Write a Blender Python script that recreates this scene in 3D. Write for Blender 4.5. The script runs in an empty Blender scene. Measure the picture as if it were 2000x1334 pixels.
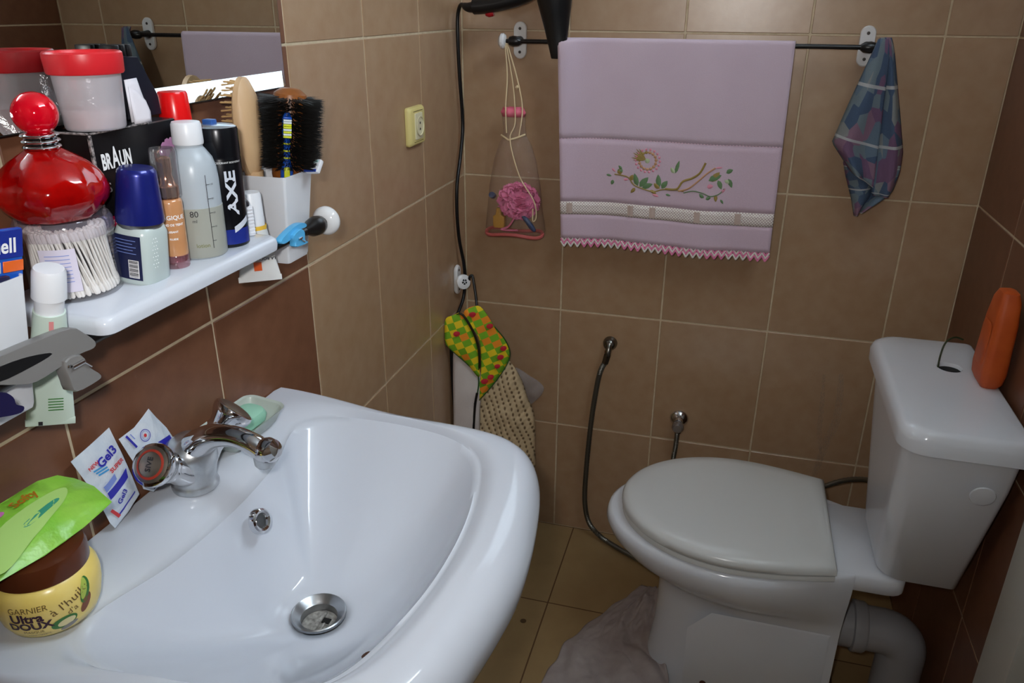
import bpy, bmesh, math, random
from mathutils import Vector, Matrix, noise
random.seed(7)
sc = bpy.context.scene
COL = sc.collection
PI = math.pi

# ------------------------------------------------------------------ camera
CAM = Vector((0.64203, -1.84814, 1.38801))
YAW, PITCH, ROLL = math.radians(-15.64597), math.radians(-23.29117), math.radians(0.30678)
FW = Vector((math.sin(YAW)*math.cos(PITCH), math.cos(YAW)*math.cos(PITCH), math.sin(PITCH)))
R0 = Vector((math.cos(YAW), -math.sin(YAW), 0.0))
U0 = R0.cross(FW)
RT = math.cos(ROLL)*R0 + math.sin(ROLL)*U0
UP = -math.sin(ROLL)*R0 + math.cos(ROLL)*U0
cd = bpy.data.cameras.new('camera'); cam = bpy.data.objects.new('camera', cd); COL.objects.link(cam)
cd.sensor_width = 36.0; cd.sensor_fit = 'HORIZONTAL'; cd.lens = 1533.13/2000*36.0
cd.clip_start = 0.02; cd.clip_end = 50
mw = Matrix.Identity(4)
for i in range(3):
    mw[i][0] = RT[i]; mw[i][1] = UP[i]; mw[i][2] = -FW[i]; mw[i][3] = CAM[i]
cam.matrix_world = mw
sc.camera = cam

# ------------------------------------------------------------------ world, lights, exposure
FLASH_W, WINDOW_E, FAN_E = 21.0, 2.2, 30.0      # flash watts, back window pane, fanlight over the door
w = bpy.data.worlds.new('world'); sc.world = w; w.use_nodes = True
w.node_tree.nodes['Background'].inputs[0].default_value = (0.75, 0.85, 1.0, 1)
w.node_tree.nodes['Background'].inputs[1].default_value = 0.3
fl = bpy.data.lights.new('camera_flash', 'SPOT'); fl.energy = FLASH_W; fl.shadow_soft_size = 0.018
fl.spot_size = math.radians(104); fl.spot_blend = 1.0; fl.color = (1.0, 0.98, 0.96)
flo = bpy.data.objects.new('camera_flash', fl); COL.objects.link(flo)
flo.location = CAM - RT*0.045 + UP*0.045 - FW*0.01
flo.rotation_euler = (cam.matrix_world.to_3x3() @ Matrix.Rotation(math.radians(6), 3, 'X')).to_euler()
vs = sc.view_settings
vs.view_transform = 'Standard'; vs.look = 'None'; vs.exposure = 0.0; vs.gamma = 1.0; vs.use_curve_mapping = False
try:
    sc.cycles.use_denoising = True
    sc.cycles.sample_clamp_indirect = 6.0
    sc.cycles.caustics_reflective = True
    sc.cycles.max_bounces = 8
    sc.cycles.transparent_max_bounces = 12
except Exception:
    pass

# ------------------------------------------------------------------ helpers
def s2l(c):
    c /= 255.0
    return c/12.92 if c <= 0.04045 else ((c+0.055)/1.055)**2.4
def rgb(r, g, b): return (s2l(r), s2l(g), s2l(b), 1.0)

MATS = {}
def mat(name, col, rough=.5, metal=0., spec=.5, trans=0., ior=1.45, coat=0., alpha=1., var=None, bump=None, sheen=0., sss=0., emit=None, rnd=0., stretch=None):
    m = bpy.data.materials.new(name); m.use_nodes = True; nt = m.node_tree; N = nt.nodes; L = nt.links
    b = N['Principled BSDF']; I = b.inputs
    I['Base Color'].default_value = col; I['Roughness'].default_value = rough; I['Metallic'].default_value = metal
    I['Specular IOR Level'].default_value = spec; I['Transmission Weight'].default_value = trans; I['IOR'].default_value = ior
    I['Coat Weight'].default_value = coat; I['Coat Roughness'].default_value = 0.05; I['Alpha'].default_value = alpha
    I['Sheen Weight'].default_value = sheen
    if sss: I['Subsurface Weight'].default_value = sss; I['Subsurface Radius'].default_value = (.02, .015, .01); I['Subsurface Scale'].default_value = .3
    if emit: I['Emission Color'].default_value = emit[0]; I['Emission Strength'].default_value = emit[1]
    tc = N.new('ShaderNodeTexCoord'); vec = tc.outputs['Object']
    if stretch:
        mp = N.new('ShaderNodeMapping'); mp.inputs['Scale'].default_value = stretch; L.new(vec, mp.inputs[0]); vec = mp.outputs[0]
    cout = None
    if var:
        n = N.new('ShaderNodeTexNoise'); n.inputs['Scale'].default_value = var[0]; n.inputs['Detail'].default_value = 5; L.new(vec, n.inputs['Vector'])
        r = N.new('ShaderNodeValToRGB'); r.color_ramp.elements[0].position = .5-var[2]; r.color_ramp.elements[1].position = .5+var[2]
        r.color_ramp.elements[0].color = col; r.color_ramp.elements[1].color = var[1]
        L.new(n.outputs['Fac'], r.inputs[0]); cout = r.outputs[0]
    if rnd:
        oi = N.new('ShaderNodeObjectInfo'); mr = N.new('ShaderNodeMapRange')
        mr.inputs[3].default_value = 1-rnd; mr.inputs[4].default_value = 1+rnd; L.new(oi.outputs['Random'], mr.inputs[0])
        h = N.new('ShaderNodeHueSaturation'); L.new(mr.outputs[0], h.inputs['Value'])
        if cout is not None: L.new(cout, h.inputs['Color'])
        else: h.inputs['Color'].default_value = col
        cout = h.outputs[0]
    if cout is not None: L.new(cout, I['Base Color'])
    if bump:
        n = N.new('ShaderNodeTexNoise'); n.inputs['Scale'].default_value = bump[0]; n.inputs['Detail'].default_value = 4; L.new(vec, n.inputs['Vector'])
        bp = N.new('ShaderNodeBump'); bp.inputs['Strength'].default_value = bump[1]; bp.inputs['Distance'].default_value = bump[2] if len(bump) > 2 else .001
        L.new(n.outputs['Fac'], bp.inputs['Height']); L.new(bp.outputs[0], I['Normal'])
    MATS[name] = m
    return m
def clear(name, tint=(1, 1, 1, 1), gl=.06, rough=.08, film=.0, filmcol=(1, 1, 1, 1), bump=None):
    m = bpy.data.materials.new(name); m.use_nodes = True; nt = m.node_tree; N = nt.nodes; L = nt.links
    N.remove(N['Principled BSDF']); out = N['Material Output']
    t = N.new('ShaderNodeBsdfTransparent'); t.inputs[0].default_value = tint
    g = N.new('ShaderNodeBsdfGlossy'); g.inputs['Roughness'].default_value = rough
    d = N.new('ShaderNodeBsdfDiffuse'); d.inputs[0].default_value = filmcol
    lw = N.new('ShaderNodeLayerWeight'); lw.inputs[0].default_value = .25
    mr = N.new('ShaderNodeMapRange'); mr.inputs[3].default_value = gl; mr.inputs[4].default_value = min(1, gl+.5); L.new(lw.outputs['Facing'], mr.inputs[0])
    a = N.new('ShaderNodeMixShader'); a.inputs[0].default_value = film; L.new(t.outputs[0], a.inputs[1]); L.new(d.outputs[0], a.inputs[2])
    b = N.new('ShaderNodeMixShader'); L.new(mr.outputs[0], b.inputs[0]); L.new(a.outputs[0], b.inputs[1]); L.new(g.outputs[0], b.inputs[2])
    if bump:
        n = N.new('ShaderNodeTexNoise'); n.inputs['Scale'].default_value = bump[0]; bp = N.new('ShaderNodeBump'); bp.inputs['Strength'].default_value = bump[1]; bp.inputs['Distance'].default_value = .003
        L.new(n.outputs['Fac'], bp.inputs['Height']); L.new(bp.outputs[0], g.inputs['Normal'])
    L.new(b.outputs[0], out.inputs[0]); return m

def cr(pts, n=6, closed=False):
    """Catmull-Rom through points"""
    P = [Vector(p) for p in pts]; out = []; k = len(P)
    for i in range(k if closed else k-1):
        if closed: a, b, c, d = P[i-1], P[i], P[(i+1) % k], P[(i+2) % k]
        else: a, b, c, d = P[max(i-1, 0)], P[i], P[i+1], P[min(i+2, k-1)]
        for j in range(n):
            t = j/n
            out.append(.5*((2*b)+(c-a)*t+(2*a-5*b+4*c-d)*t*t+(3*b-a-3*c+d)*t**3))
    if not closed: out.append(P[-1])
    return out

def text_geo(s, size, bold=0.0, align='CENTER'):
    cu = bpy.data.curves.new('lettering_source', 'FONT'); cu.body = s; cu.size = size; cu.align_x = align; cu.resolution_u = 3; cu.offset = bold
    ob = bpy.data.objects.new('lettering_source', cu)
    me = bpy.data.meshes.new_from_object(ob)
    vsx = [(v.co.x, v.co.y) for v in me.vertices]; fs = [tuple(p.vertices) for p in me.polygons]
    bpy.data.objects.remove(ob); bpy.data.curves.remove(cu); bpy.data.meshes.remove(me)
    return vsx, fs

class MB:
    def __init__(s): s.v = []; s.f = []; s.m = []
    def add(s, vs, fs, mi=0):
        o = len(s.v); s.v += [tuple(v) for v in vs]; s.f += [tuple(i+o for i in f) for f in fs]; s.m += [mi]*len(fs); return s
    def rings(s, rings, c0=True, c1=True, mi=0, wrap=True):
        n = len(rings[0]); vs = [p for r in rings for p in r]; fs = []
        for i in range(len(rings)-1):
            for j in range(n if wrap else n-1):
                k = (j+1) % n; fs.append((i*n+j, i*n+k, (i+1)*n+k, (i+1)*n+j))
        if wrap and c0: fs.append(tuple(range(n-1, -1, -1)))
        if wrap and c1: fs.append(tuple((len(rings)-1)*n+j for j in range(n)))
        return s.add(vs, fs, mi)
    def lathe(s, prof, seg=32, M=None, mi=0, c0=True, c1=True):
        rs = [[Vector((r*math.cos(2*PI*j/seg), r*math.sin(2*PI*j/seg), z)) for j in range(seg)] for r, z in prof]
        if M is not None: rs = [[M @ p for p in r] for r in rs]
        return s.rings(rs, c0, c1, mi)
    def tube(s, pts, r, seg=10, mi=0, caps=True, flat=1.0):
        P = [Vector(p) for p in pts]; n = len(P); rs = []
        t = (P[1]-P[0]).normalized(); a = Vector((0, 0, 1)) if abs(t.z) < .9 else Vector((1, 0, 0)); u = t.cross(a).normalized()
        for i in range(n):
            t = (P[min(i+1, n-1)]-P[max(i-1, 0)]).normalized(); u = (u-t*u.dot(t)).normalized(); q = t.cross(u)
            rr = r[i] if isinstance(r, (list, tuple)) else r
            rs.append([P[i]+rr*(math.cos(2*PI*j/seg)*u+flat*math.sin(2*PI*j/seg)*q) for j in range(seg)])
        return s.rings(rs, caps, caps, mi)
    def box(s, c, size, bev=0., seg=2, M=None, mi=0):
        bm = bmesh.new(); bmesh.ops.create_cube(bm, size=1)
        for v in bm.verts: v.co = Vector((v.co.x*size[0], v.co.y*size[1], v.co.z*size[2]))
        if bev: bmesh.ops.bevel(bm, geom=list(bm.edges), offset=bev, segments=seg, affect='EDGES', profile=.5)
        bm.verts.ensure_lookup_table()
        vs = [v.co+Vector(c) for v in bm.verts]
        if M is not None: vs = [M @ v for v in vs]
        fs = [tuple(v.index for v in f.verts) for f in bm.faces]; bm.free()
        return s.add(vs, fs, mi)
    def prism(s, outline, z0, z1, M=None, mi=0, bev=0.):
        o = [Vector((p[0], p[1])) for p in outline]; c = sum(o, Vector((0, 0)))/len(o)
        def ring(z, k): return [Vector((c.x+(p.x-c.x)*k, c.y+(p.y-c.y)*k, z)) for p in o]
        if bev:
            k = 1-bev/max((p-c).length for p in o); h = min(bev, abs(z1-z0)/2)
            rs = [ring(z0, k), ring(z0+h, 1), ring(z1-h, 1), ring(z1, k)]
        else: rs = [ring(z0, 1), ring(z1, 1)]
        if M is not None: rs = [[M @ p for p in r] for r in rs]
        return s.rings(rs, True, True, mi)
    def patch(s, outline, bulge=(0, 0, 0), n=5, mi=0, wob=0., wsc=20.):
        o = [Vector(p) for p in outline]; c = sum(o, Vector())/len(o); b = Vector(bulge); rs = []; bn = b.normalized() if b.length else Vector((0, 0, 1))
        for i in range(n+1):
            k = 1-i/(n+.4); rs.append([])
            for p in o:
                q = c+(p-c)*k+b*(1-k*k)
                if wob: q = q+bn*wob*noise.noise(q*wsc)*(1 if i else .4)
                rs[-1].append(q)
        return s.rings(rs, False, True, mi)
    def text(s, string, size, fn, bold=0., mi=0, align='CENTER'):
        vs, fs = text_geo(string, size, bold, align); return s.add([fn(u, v) for u, v in vs], fs, mi)
    def xf(s, M): s.v = [tuple(M @ Vector(v)) for v in s.v]; return s
    def build(s, name, mats, parent=None, org=(0, 0, 0), smooth=True, ang=38, fix=True, thick=0., sub=0, loc=None):
        me = bpy.data.meshes.new(name); o = Vector(org)
        me.from_pydata([tuple(Vector(v)-o) for v in s.v], [], s.f)
        if not isinstance(mats, (list, tuple)): mats = [mats]
        for m in mats: me.materials.append(m)
        if len(mats) > 1:
            for p, i in zip(me.polygons, s.m): p.material_index = i
        if fix:
            bm = bmesh.new(); bm.from_mesh(me); bmesh.ops.recalc_face_normals(bm, faces=list(bm.faces)); bm.to_mesh(me); bm.free()
        if smooth:
            me.shade_smooth(); me.set_sharp_from_angle(angle=math.radians(ang))
        ob = bpy.data.objects.new(name, me); COL.objects.link(ob)
        if thick:
            md = ob.modifiers.new('thickness', 'SOLIDIFY'); md.thickness = thick; md.offset = 0
        if sub:
            md = ob.modifiers.new('smooth', 'SUBSURF'); md.levels = sub; md.render_levels = sub
        if parent is not None: ob.parent = parent
        elif loc is not None: ob.location = loc
        else: ob.location = o
        return ob

def tag(o, label, cat, group=None):
    o['label'] = label; o['category'] = cat
    if group: o['group'] = group
    return o
def thing(name, label, cat, loc=(0, 0, 0), rz=0., group=None, rot=None):
    o = bpy.data.objects.new(name, None); COL.objects.link(o); o.empty_display_size = .02
    o.location = loc; o.rotation_euler = rot if rot else (0, 0, rz); return tag(o, label, cat, group)
def struct(o): o['kind'] = 'structure'; return o
def cyl_fn(r, a0, z0, rot=False, eps=.0004, rfn=None):
    """maps flat lettering onto a cylinder about local z; rot: letters run upwards"""
    def f(u, v):
        if rot: du, dz = -v, u
        else: du, dz = u, v
        rr = (rfn(z0+dz) if rfn else r)+eps; a = a0+du/rr
        return Vector((rr*math.cos(a), rr*math.sin(a), z0+dz))
    return f
def pl_fn(o, U, W, eps=.0004):
    o = Vector(o); U = Vector(U).normalized(); W = Vector(W).normalized(); n = U.cross(W)
    return lambda u, v: o+U*u+W*v+n*eps
def T(x, y, z): return Matrix.Translation((x, y, z))
def RX(a): return Matrix.Rotation(a, 4, 'X')
def RY(a): return Matrix.Rotation(a, 4, 'Y')
def RZ(a): return Matrix.Rotation(a, 4, 'Z')
def toaxis(d): return Vector((0, 0, 1)).rotation_difference(Vector(d)).to_matrix().to_4x4()

# ------------------------------------------------------------------ shared materials
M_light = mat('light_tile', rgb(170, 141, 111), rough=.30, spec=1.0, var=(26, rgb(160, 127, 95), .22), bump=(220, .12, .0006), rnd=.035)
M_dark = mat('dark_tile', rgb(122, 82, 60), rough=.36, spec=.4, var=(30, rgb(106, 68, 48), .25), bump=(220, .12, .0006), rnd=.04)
M_grout = mat('grout', rgb(204, 188, 160), rough=.9, var=(60, rgb(186, 168, 138), .2))
M_floor = mat('floor_tile', rgb(152, 126, 86), rough=.45, var=(14, rgb(140, 114, 76), .25), rnd=.02)
M_fgrout = mat('floor_grout', rgb(92, 64, 40), rough=.9)
M_white = mat('white_paint', rgb(226, 226, 222), rough=.55)
M_cer = mat('white_ceramic', rgb(208, 213, 222), rough=.09, spec=.5)
M_cer2 = mat('toilet_ceramic', rgb(218, 222, 228), rough=.12, spec=.5)
M_seat = mat('seat_plastic', rgb(206, 208, 206), rough=.22, spec=.5)
M_black = mat('black_plastic', rgb(16, 16, 18), rough=.35)
M_blackm = mat('black_metal', rgb(20, 18, 18), rough=.3, spec=.5)
M_chrome = mat('chrome', rgb(208, 208, 210), rough=.07, metal=1.)
M_chromed = mat('limescaled_chrome', rgb(176, 180, 184), rough=.28, metal=.85, var=(60, rgb(205, 208, 210), .2))
M_steel = mat('brushed_steel', rgb(170, 172, 174), rough=.3, metal=1.)
M_hose = mat('corrugated_steel', rgb(118, 118, 112), rough=.36, metal=.9)
M_wplas = mat('white_plastic', rgb(226, 228, 232), rough=.32, spec=.45)
M_hole = mat('dark_hollow', rgb(14, 13, 13), rough=.8)
M_wmel = mat('porcelain_knob', rgb(228, 228, 228), rough=.1)
M_ink = mat('dark_ink', rgb(36, 34, 42), rough=.5)
M_wink = mat('white_ink', rgb(236, 236, 236), rough=.5)

# ------------------------------------------------------------------ room shell
H, TW, RW, CEIL, Y1 = .333, .2546, 1.1485, 2.331, -2.45
def tiled_wall(name, cols, rows, fn, mats, g=.0024, thick=.007):
    """cols: list of (u0,u1,material index); fn(u,v,d)->world point; tiles proud of the bedded joint plane by 1.6 mm"""
    u0, u1 = cols[0][0], cols[-1][1]; v0, v1 = min(r[0] for r in rows), max(r[1] for r in rows)
    k_ = .058; u0 -= k_; v0 -= k_; u1 += k_ if name != 'wall_right' else .01; v1 += k_ if name in ('floor', 'wall_left') else 0
    b = MB(); gd = -.0013 if name != 'floor' else -.0004; tl_ = .0022 if name != 'floor' else .0004
    q = [fn(u0, v0, gd), fn(u1, v0, gd), fn(u1, v1, gd), fn(u0, v1, gd)]; qb = [fn(u0, v0, -.06), fn(u1, v0, -.06), fn(u1, v1, -.06), fn(u0, v1, -.06)]
    b.rings([q, qb]); wall = struct(b.build(name, M_grout if name != 'floor' else M_fgrout, smooth=False)); wall['label'] = name.replace('_', ' ')
    meshes = {}
    ex = (fn(1, 0, 0)-fn(0, 0, 0)); ey = (fn(0, 1, 0)-fn(0, 0, 0)); ez = (fn(0, 0, 1)-fn(0, 0, 0))
    R = Matrix.Identity(4)
    for i in range(3): R[i][0] = ex[i]; R[i][1] = ey[i]; R[i][2] = ez[i]
    for (a, c, mi) in cols:
        for (d, e) in rows:
            wd, ht = c-a-2*g*.5-.0012, e-d-2*g*.5-.0012; key = (round(wd, 4), round(ht, 4), mi)
            if key not in meshes:
                t = MB(); t.box((0, 0, -thick/2), (wd, ht, thick), .0011 if name != 'floor' else 0, 1)
                me = bpy.data.meshes.new('tile'); me.from_pydata(t.v, [], t.f); me.materials.append(mats[mi]); me.shade_smooth(); me.set_sharp_from_angle(angle=math.radians(30)); meshes[key] = me
            o = bpy.data.objects.new('tile', meshes[key]); COL.objects.link(o); o.parent = wall
            tilt = RX(random.uniform(-tl_, tl_)) @ RY(random.uniform(-tl_, tl_))
            o.matrix_local = T(*fn((a+c)/2, (d+e)/2, random.uniform(-.1, .1)*tl_)) @ R @ tilt
    return wall
rows = [(i*H, (i+1)*H) for i in range(7)]
edges = [0.0]+[.2627+TW*k for k in range(9)]; edges[-1] = -Y1
cols = [(edges[i], edges[i+1], 0 if i < 3 else 1) for i in range(9)]
tiled_wall('wall_left', cols, rows, lambda u, v, d: Vector((d, -u, v)), [M_light, M_dark])
edges = [0.0]+[.2535+TW*k for k in range(4)]+[RW]
tiled_wall('wall_back', [(edges[i], edges[i+1], 0) for i in range(5)], rows[:4]+[(4*H, 1.456)], lambda u, v, d: Vector((u, -d, v)), [M_light])
edges = [0.0, .254, .508, .664]
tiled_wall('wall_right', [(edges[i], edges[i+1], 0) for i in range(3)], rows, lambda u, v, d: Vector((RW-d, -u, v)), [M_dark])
fx = [0.0, .312, .645, .978, RW]; fy = [0.0, .321, .654, .987, 1.32, 1.653, 1.986, 2.45]
tiled_wall('floor', [(fx[i], fx[i+1], 0) for i in range(4)], [(-fy[i+1], -fy[i]) for i in range(7)], lambda u, v, d: Vector((u, v, d)), [M_floor])
# upper back wall around the high window (above the picture)
wx0, wx1, wz0, wz1 = .14, .85, 1.456, 2.05
zt = 1.456
b = MB()
for (x0, x1, z0, z1) in ((0, wx0, zt, CEIL), (wx1, RW, zt, CEIL), (wx0, wx1, wz1, CEIL)):
    b.box(((x0+x1)/2, .03, (z0+z1)/2), (x1-x0, .06, z1-z0))
struct(b.build('wall_back_upper', M_light, smooth=False, org=(0, 0, 1.456)))
b = MB(); b.box((RW/2, -1.22, CEIL+.03), (RW+.12, 2.5, .06)); struct(b.build('ceiling', M_white, smooth=False))
b = MB(); b.box((RW/2, Y1-.03, CEIL/2), (RW+.12, .06, CEIL)); struct(b.build('wall_front', M_light, smooth=False))
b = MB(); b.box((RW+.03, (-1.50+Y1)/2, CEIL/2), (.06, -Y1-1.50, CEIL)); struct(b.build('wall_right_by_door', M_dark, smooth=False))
# window
wn = bpy.data.objects.new('window_1', None); COL.objects.link(wn); wn.location = (.575, 0, wz0); struct(wn)
b = MB(); t = .035
for c, s in ((((wx0+wx1)/2, .03, wz0+t/2), (wx1-wx0, .05, t)), (((wx0+wx1)/2, .03, wz1-t/2), (wx1-wx0, .05, t)), ((wx0+t/2, .03, (wz0+wz1)/2), (t, .05, wz1-wz0-2*t)), ((wx1-t/2, .03, (wz0+wz1)/2), (t, .05, wz1-wz0-2*t))): b.box(c, s, .003)
b.build('frame', M_white, wn, org=wn.location)
M_pane = mat('daylit_frosted_pane', rgb(230, 236, 245), rough=.4, emit=((.72, .86, 1.0, 1), WINDOW_E))
b = MB(); b.box(((wx0+wx1)/2, .04, (wz0+wz1)/2), (wx1-wx0-2*t, .006, wz1-wz0-2*t)); b.build('pane', M_pane, wn, org=wn.location, smooth=False)
# white door in the right wall
dr = bpy.data.objects.new('door_1', None); COL.objects.link(dr); dr.location = (RW, -1.08, 0); struct(dr)
M_door = mat('white_gloss_paint', rgb(206, 206, 200), rough=.35)
def casing(y0, y1, z0, z1, x0, x1):
    b = MB(); b.box(((x0+x1)/2, (y0+y1)/2, (z0+z1)/2), (x1-x0, abs(y1-y0), z1-z0), .004, 2); return b
casing(-.664, -.770, 0, 2.07, RW-.016, RW+.05).build('casing', M_door, dr, org=dr.location)
casing(-1.420, -1.50, 0, 2.07, RW-.016, RW+.05).build('casing', M_door, dr, org=dr.location)
casing(-.664, -1.50, 2.03, 2.07, RW-.016, RW+.05).build('casing', M_door, dr, org=dr.location)
b = MB(); b.box((RW+.045, -1.095, 1.035), (.035, .65, 2.07), .002)
for z0, z1 in ((.15, .9), (1.05, 1.9)): b.box((RW+.026, -1.095, (z0+z1)/2), (.012, .44, z1-z0), .005)
b.build('leaf', M_door, dr, org=dr.location)
b = MB(); b.tube([(RW+.03, -1.36, 1.0), (RW-.03, -1.36, 1.0), (RW-.03, -1.27, 1.0)], .009, 10); b.build('handle', M_chrome, dr, org=dr.location)
# fanlight over the door
fn_ = bpy.data.objects.new('window_2', None); COL.objects.link(fn_); fn_.location = (RW, -1.095, 2.09); struct(fn_)
b = MB(); t = .03
for c, s_ in (((RW+.02, -1.082, 2.075), (.06, .836, .03)), ((RW+.02, -1.082, CEIL-.012), (.06, .836, .024)), ((RW+.02, -.679, 2.2), (.06, .03, .24)), ((RW+.02, -1.485, 2.2), (.06, .03, .24)), ((RW+.02, -1.082, 2.2), (.05, .02, .24))): b.box(c, s_, .003)
b.build('frame', M_door, fn_, org=fn_.location)
M_fan = mat('daylit_fanlight_pane', rgb(230, 236, 245), rough=.4, emit=((.76, .88, 1.0, 1), FAN_E))
for yc_ in (-.883, -1.281): b = MB(); b.box((RW+.03, yc_, 2.199), (.006, .378, .218)); b.build('pane', M_fan, fn_, org=fn_.location, smooth=False)

# ------------------------------------------------------------------ washbasin
SX, SY = .211, -1.185
def polar(poly, c, n):
    out = []; k = len(poly)
    for i in range(n):
        a = 2*PI*i/n; dx, dy = math.cos(a), math.sin(a); best = None
        for j in range(k):
            x1, y1 = poly[j][0]-c[0], poly[j][1]-c[1]; x2, y2 = poly[(j+1) % k][0]-c[0], poly[(j+1) % k][1]-c[1]
            ex, ey = x2-x1, y2-y1; den = dx*ey-dy*ex
            if abs(den) < 1e-12: continue
            t = (x1*ey-y1*ex)/den; s = (x1*dy-y1*dx)/den
            if t > 0 and -1e-9 <= s <= 1+1e-9 and (best is None or t > best): best = t
        out.append(best)
    return out
def ss(x): x = max(0., min(1., x)); return x*x*(3-2*x)
front = [(.20, -1.472), (.32, -1.462), (.395, -1.437), (.436, -1.385), (.456, -1.30), (.469, -1.185), (.460, -1.08), (.440, -.99), (.405, -.937), (.34, -.912), (.20, -.902)]
outer = [(p.x, p.y) for p in cr([(a, b, 0) for a, b in front], 8)]
outer = [(0.0005, -.897), (0.0005, -1.474), (.1, -1.474)]+outer+[(.1, -.899)]
inner_c = [(.082, -.985), (.105, -1.08), (.113, -1.185), (.105, -1.29), (.082, -1.385), (.135, -1.428), (.27, -1.424), (.345, -1.385), (.378, -1.29), (.388, -1.185), (.378, -1.08), (.345, -.985), (.27, -.944), (.135, -.940)]
inner = [(p.x, p.y) for p in cr([(a, b, 0) for a, b in inner_c], 8, True)]
NS = 192
Ro = polar(outer, (SX, SY), NS); Ri = polar(inner, (SX, SY), NS)
ZD, ZT = .694, .838
wb = thing('washbasin', 'white ceramic washbasin fixed to the dark tiled wall', 'washbasin', (0.2, SY, 0))
rs = []
def P(i, r, z): a = 2*PI*i/NS; return Vector((SX+r*math.cos(a), SY+r*math.sin(a), z))
def zb(i, t):
    a = 2*PI*i/NS; e = 1.18+.75*abs(math.cos(a))**1.5
    return ZD+.004+(ZT-.012-ZD)*(t**e)
rs.append([P(i, .0300, ZD-.012) for i in range(NS)])
rs.append([P(i, .0330, ZD) for i in range(NS)])
rs.append([P(i, .046, ZD+.0035) for i in range(NS)])
for k in range(1, 27):
    t = k/26; rs.append([P(i, .046+(Ri[i]-.046)*t, zb(i, t)) for i in range(NS)])
def roll(i):
    x = SX+Ro[i]*math.cos(2*PI*i/NS); return .004+.034*ss((x-.01)/.22)
for k in range(1, 13):          # crest of the rim
    t = k/12
    row = []
    for i in range(NS):
        ro = roll(i); r1 = Ro[i]-ro; r = Ri[i]+(max(r1, Ri[i]+.004)-Ri[i])*t
        row.append(P(i, r, ZT-.012+.016*math.sin(min(1, t*1.5)*PI/2)))
    rs.append(row)
for k in range(1, 9):          # outer roll-over
    a = k/8*PI/2; rs.append([P(i, Ro[i]-roll(i)*(1-math.sin(a)), ZT+.004-roll(i)*1.15*(1-math.cos(a))) for i in range(NS)])
for z, q in ((.775, .985), (.74, .93), (.70, .80), (.665, .62), (.65, .40)):
    row = []
    for i in range(NS):
        a = 2*PI*i/NS; x = SX+Ro[i]*math.cos(a); kk = q if x > .02 else q+(1-q)*.6
        p = P(i, Ro[i]*kk, z); p.x = max(p.x, .0005); row.append(p)
    rs.append(row)
b = MB(); b.rings(rs, False, False); b.build('basin', M_cer, wb, org=wb.location, ang=70)
b = MB(); b.rings([[Vector((.14+rx*math.cos(a), SY+ry*math.sin(a), z)) for a in [2*PI*j/28 for j in range(28)]] for z, rx, ry in ((.0, .10, .115), (.03, .095, .11), (.12, .08, .09), (.45, .072, .08), (.60, .085, .1), (.67, .1, .12))])
b.build('pedestal', M_cer, wb, org=wb.location, ang=60)
b = MB(); b.lathe([(.0225, -.016), (.0225, -.003), (.0245, -.0015), (.0305, .0045), (.0322, .0055), (.0335, .0045), (.0335, .001), (.031, -.002)], 48, T(SX, SY, ZD+.001), c0=False, c1=False)
b.build('drain_flange', M_steel, wb, org=wb.location)
b = MB(); b.lathe([(.0001, -.012), (.0222, -.012)], 32, T(SX, SY, ZD), c1=False); b.box((SX, SY, ZD-.0095), (.004, .036, .004), .001); b.box((SX+.007, SY-.01, ZD-.0105), (.003, .02, .003), .001)
b.build('strainer', mat('worn_strainer', rgb(168, 166, 160), rough=.5, var=(160, rgb(98, 96, 92), .2)), wb, org=wb.location)
b = MB(); b.box((SX+.006, SY+.0045, ZD-.0108), (.012, .008, .002), .0005); b.build('strainer_opening', M_hole, wb, org=wb.location)
nrm = Vector((.93, -.05, .36))
Mo = T(.1375, SY+.012, .8115) @ toaxis(nrm)
b = MB(); b.lathe([(.0085, .001), (.0095, .0035), (.0125, .0048), (.0148, .0035), (.0155, 0), (.0155, -.004)], 32, Mo, c0=False, c1=False); b.build('overflow_ring', M_chrome, wb, org=wb.location)
b = MB(); b.lathe([(.0001, .0008), (.0092, .0008)], 24, Mo, c1=False); b.build('overflow_opening', mat('overflow_plug', rgb(96, 98, 98), rough=.3, metal=.8), wb, org=wb.location)
# faucet -----------------------------------------------------------
FX, FY = .048, -1.166
fc = thing('basin_faucet', 'chrome two-handled basin tap with curved spout and a red-ringed handle', 'tap', (FX, FY, ZT+.004))
o = fc.location
b = MB(); b.lathe([(.027, 0), (.028, .004), (.0265, .008), (.0255, .012), (.0275, .022), (.031, .036), (.031, .048), (.026, .060), (.016, .068), (.001, .070)], 36, T(0, 0, 0)); b.build('body', M_chromed, fc)
sp = cr([(0.0, 0, .040), (.014, 0, .060), (.036, 0, .074), (.064, 0, .079), (.088, 0, .074), (.102, 0, .066)], 6)
rad = [.024-.010*ss(i/(len(sp)-1)*1.5) for i in range(len(sp))]
b = MB(); b.tube(sp, rad, 18, flat=.85); b.build('spout', M_chrome, fc)
b = MB(); b.lathe([(.0130, -.006), (.0145, -.002), (.0155, .004), (.0148, .010), (.0105, .017), (.001, .020)], 28, T(.1045, 0, .0655) @ toaxis((.68, 0, .28))); b.build('spout_tip', M_chrome, fc)
b = MB(); b.lathe([(.0001, -.012), (.0105, -.012), (.0125, -.009), (.0130, 0), (.0130, .006)], 28, T(.1035, 0, .0585)); b.build('aerator', M_chromed, fc)
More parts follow.
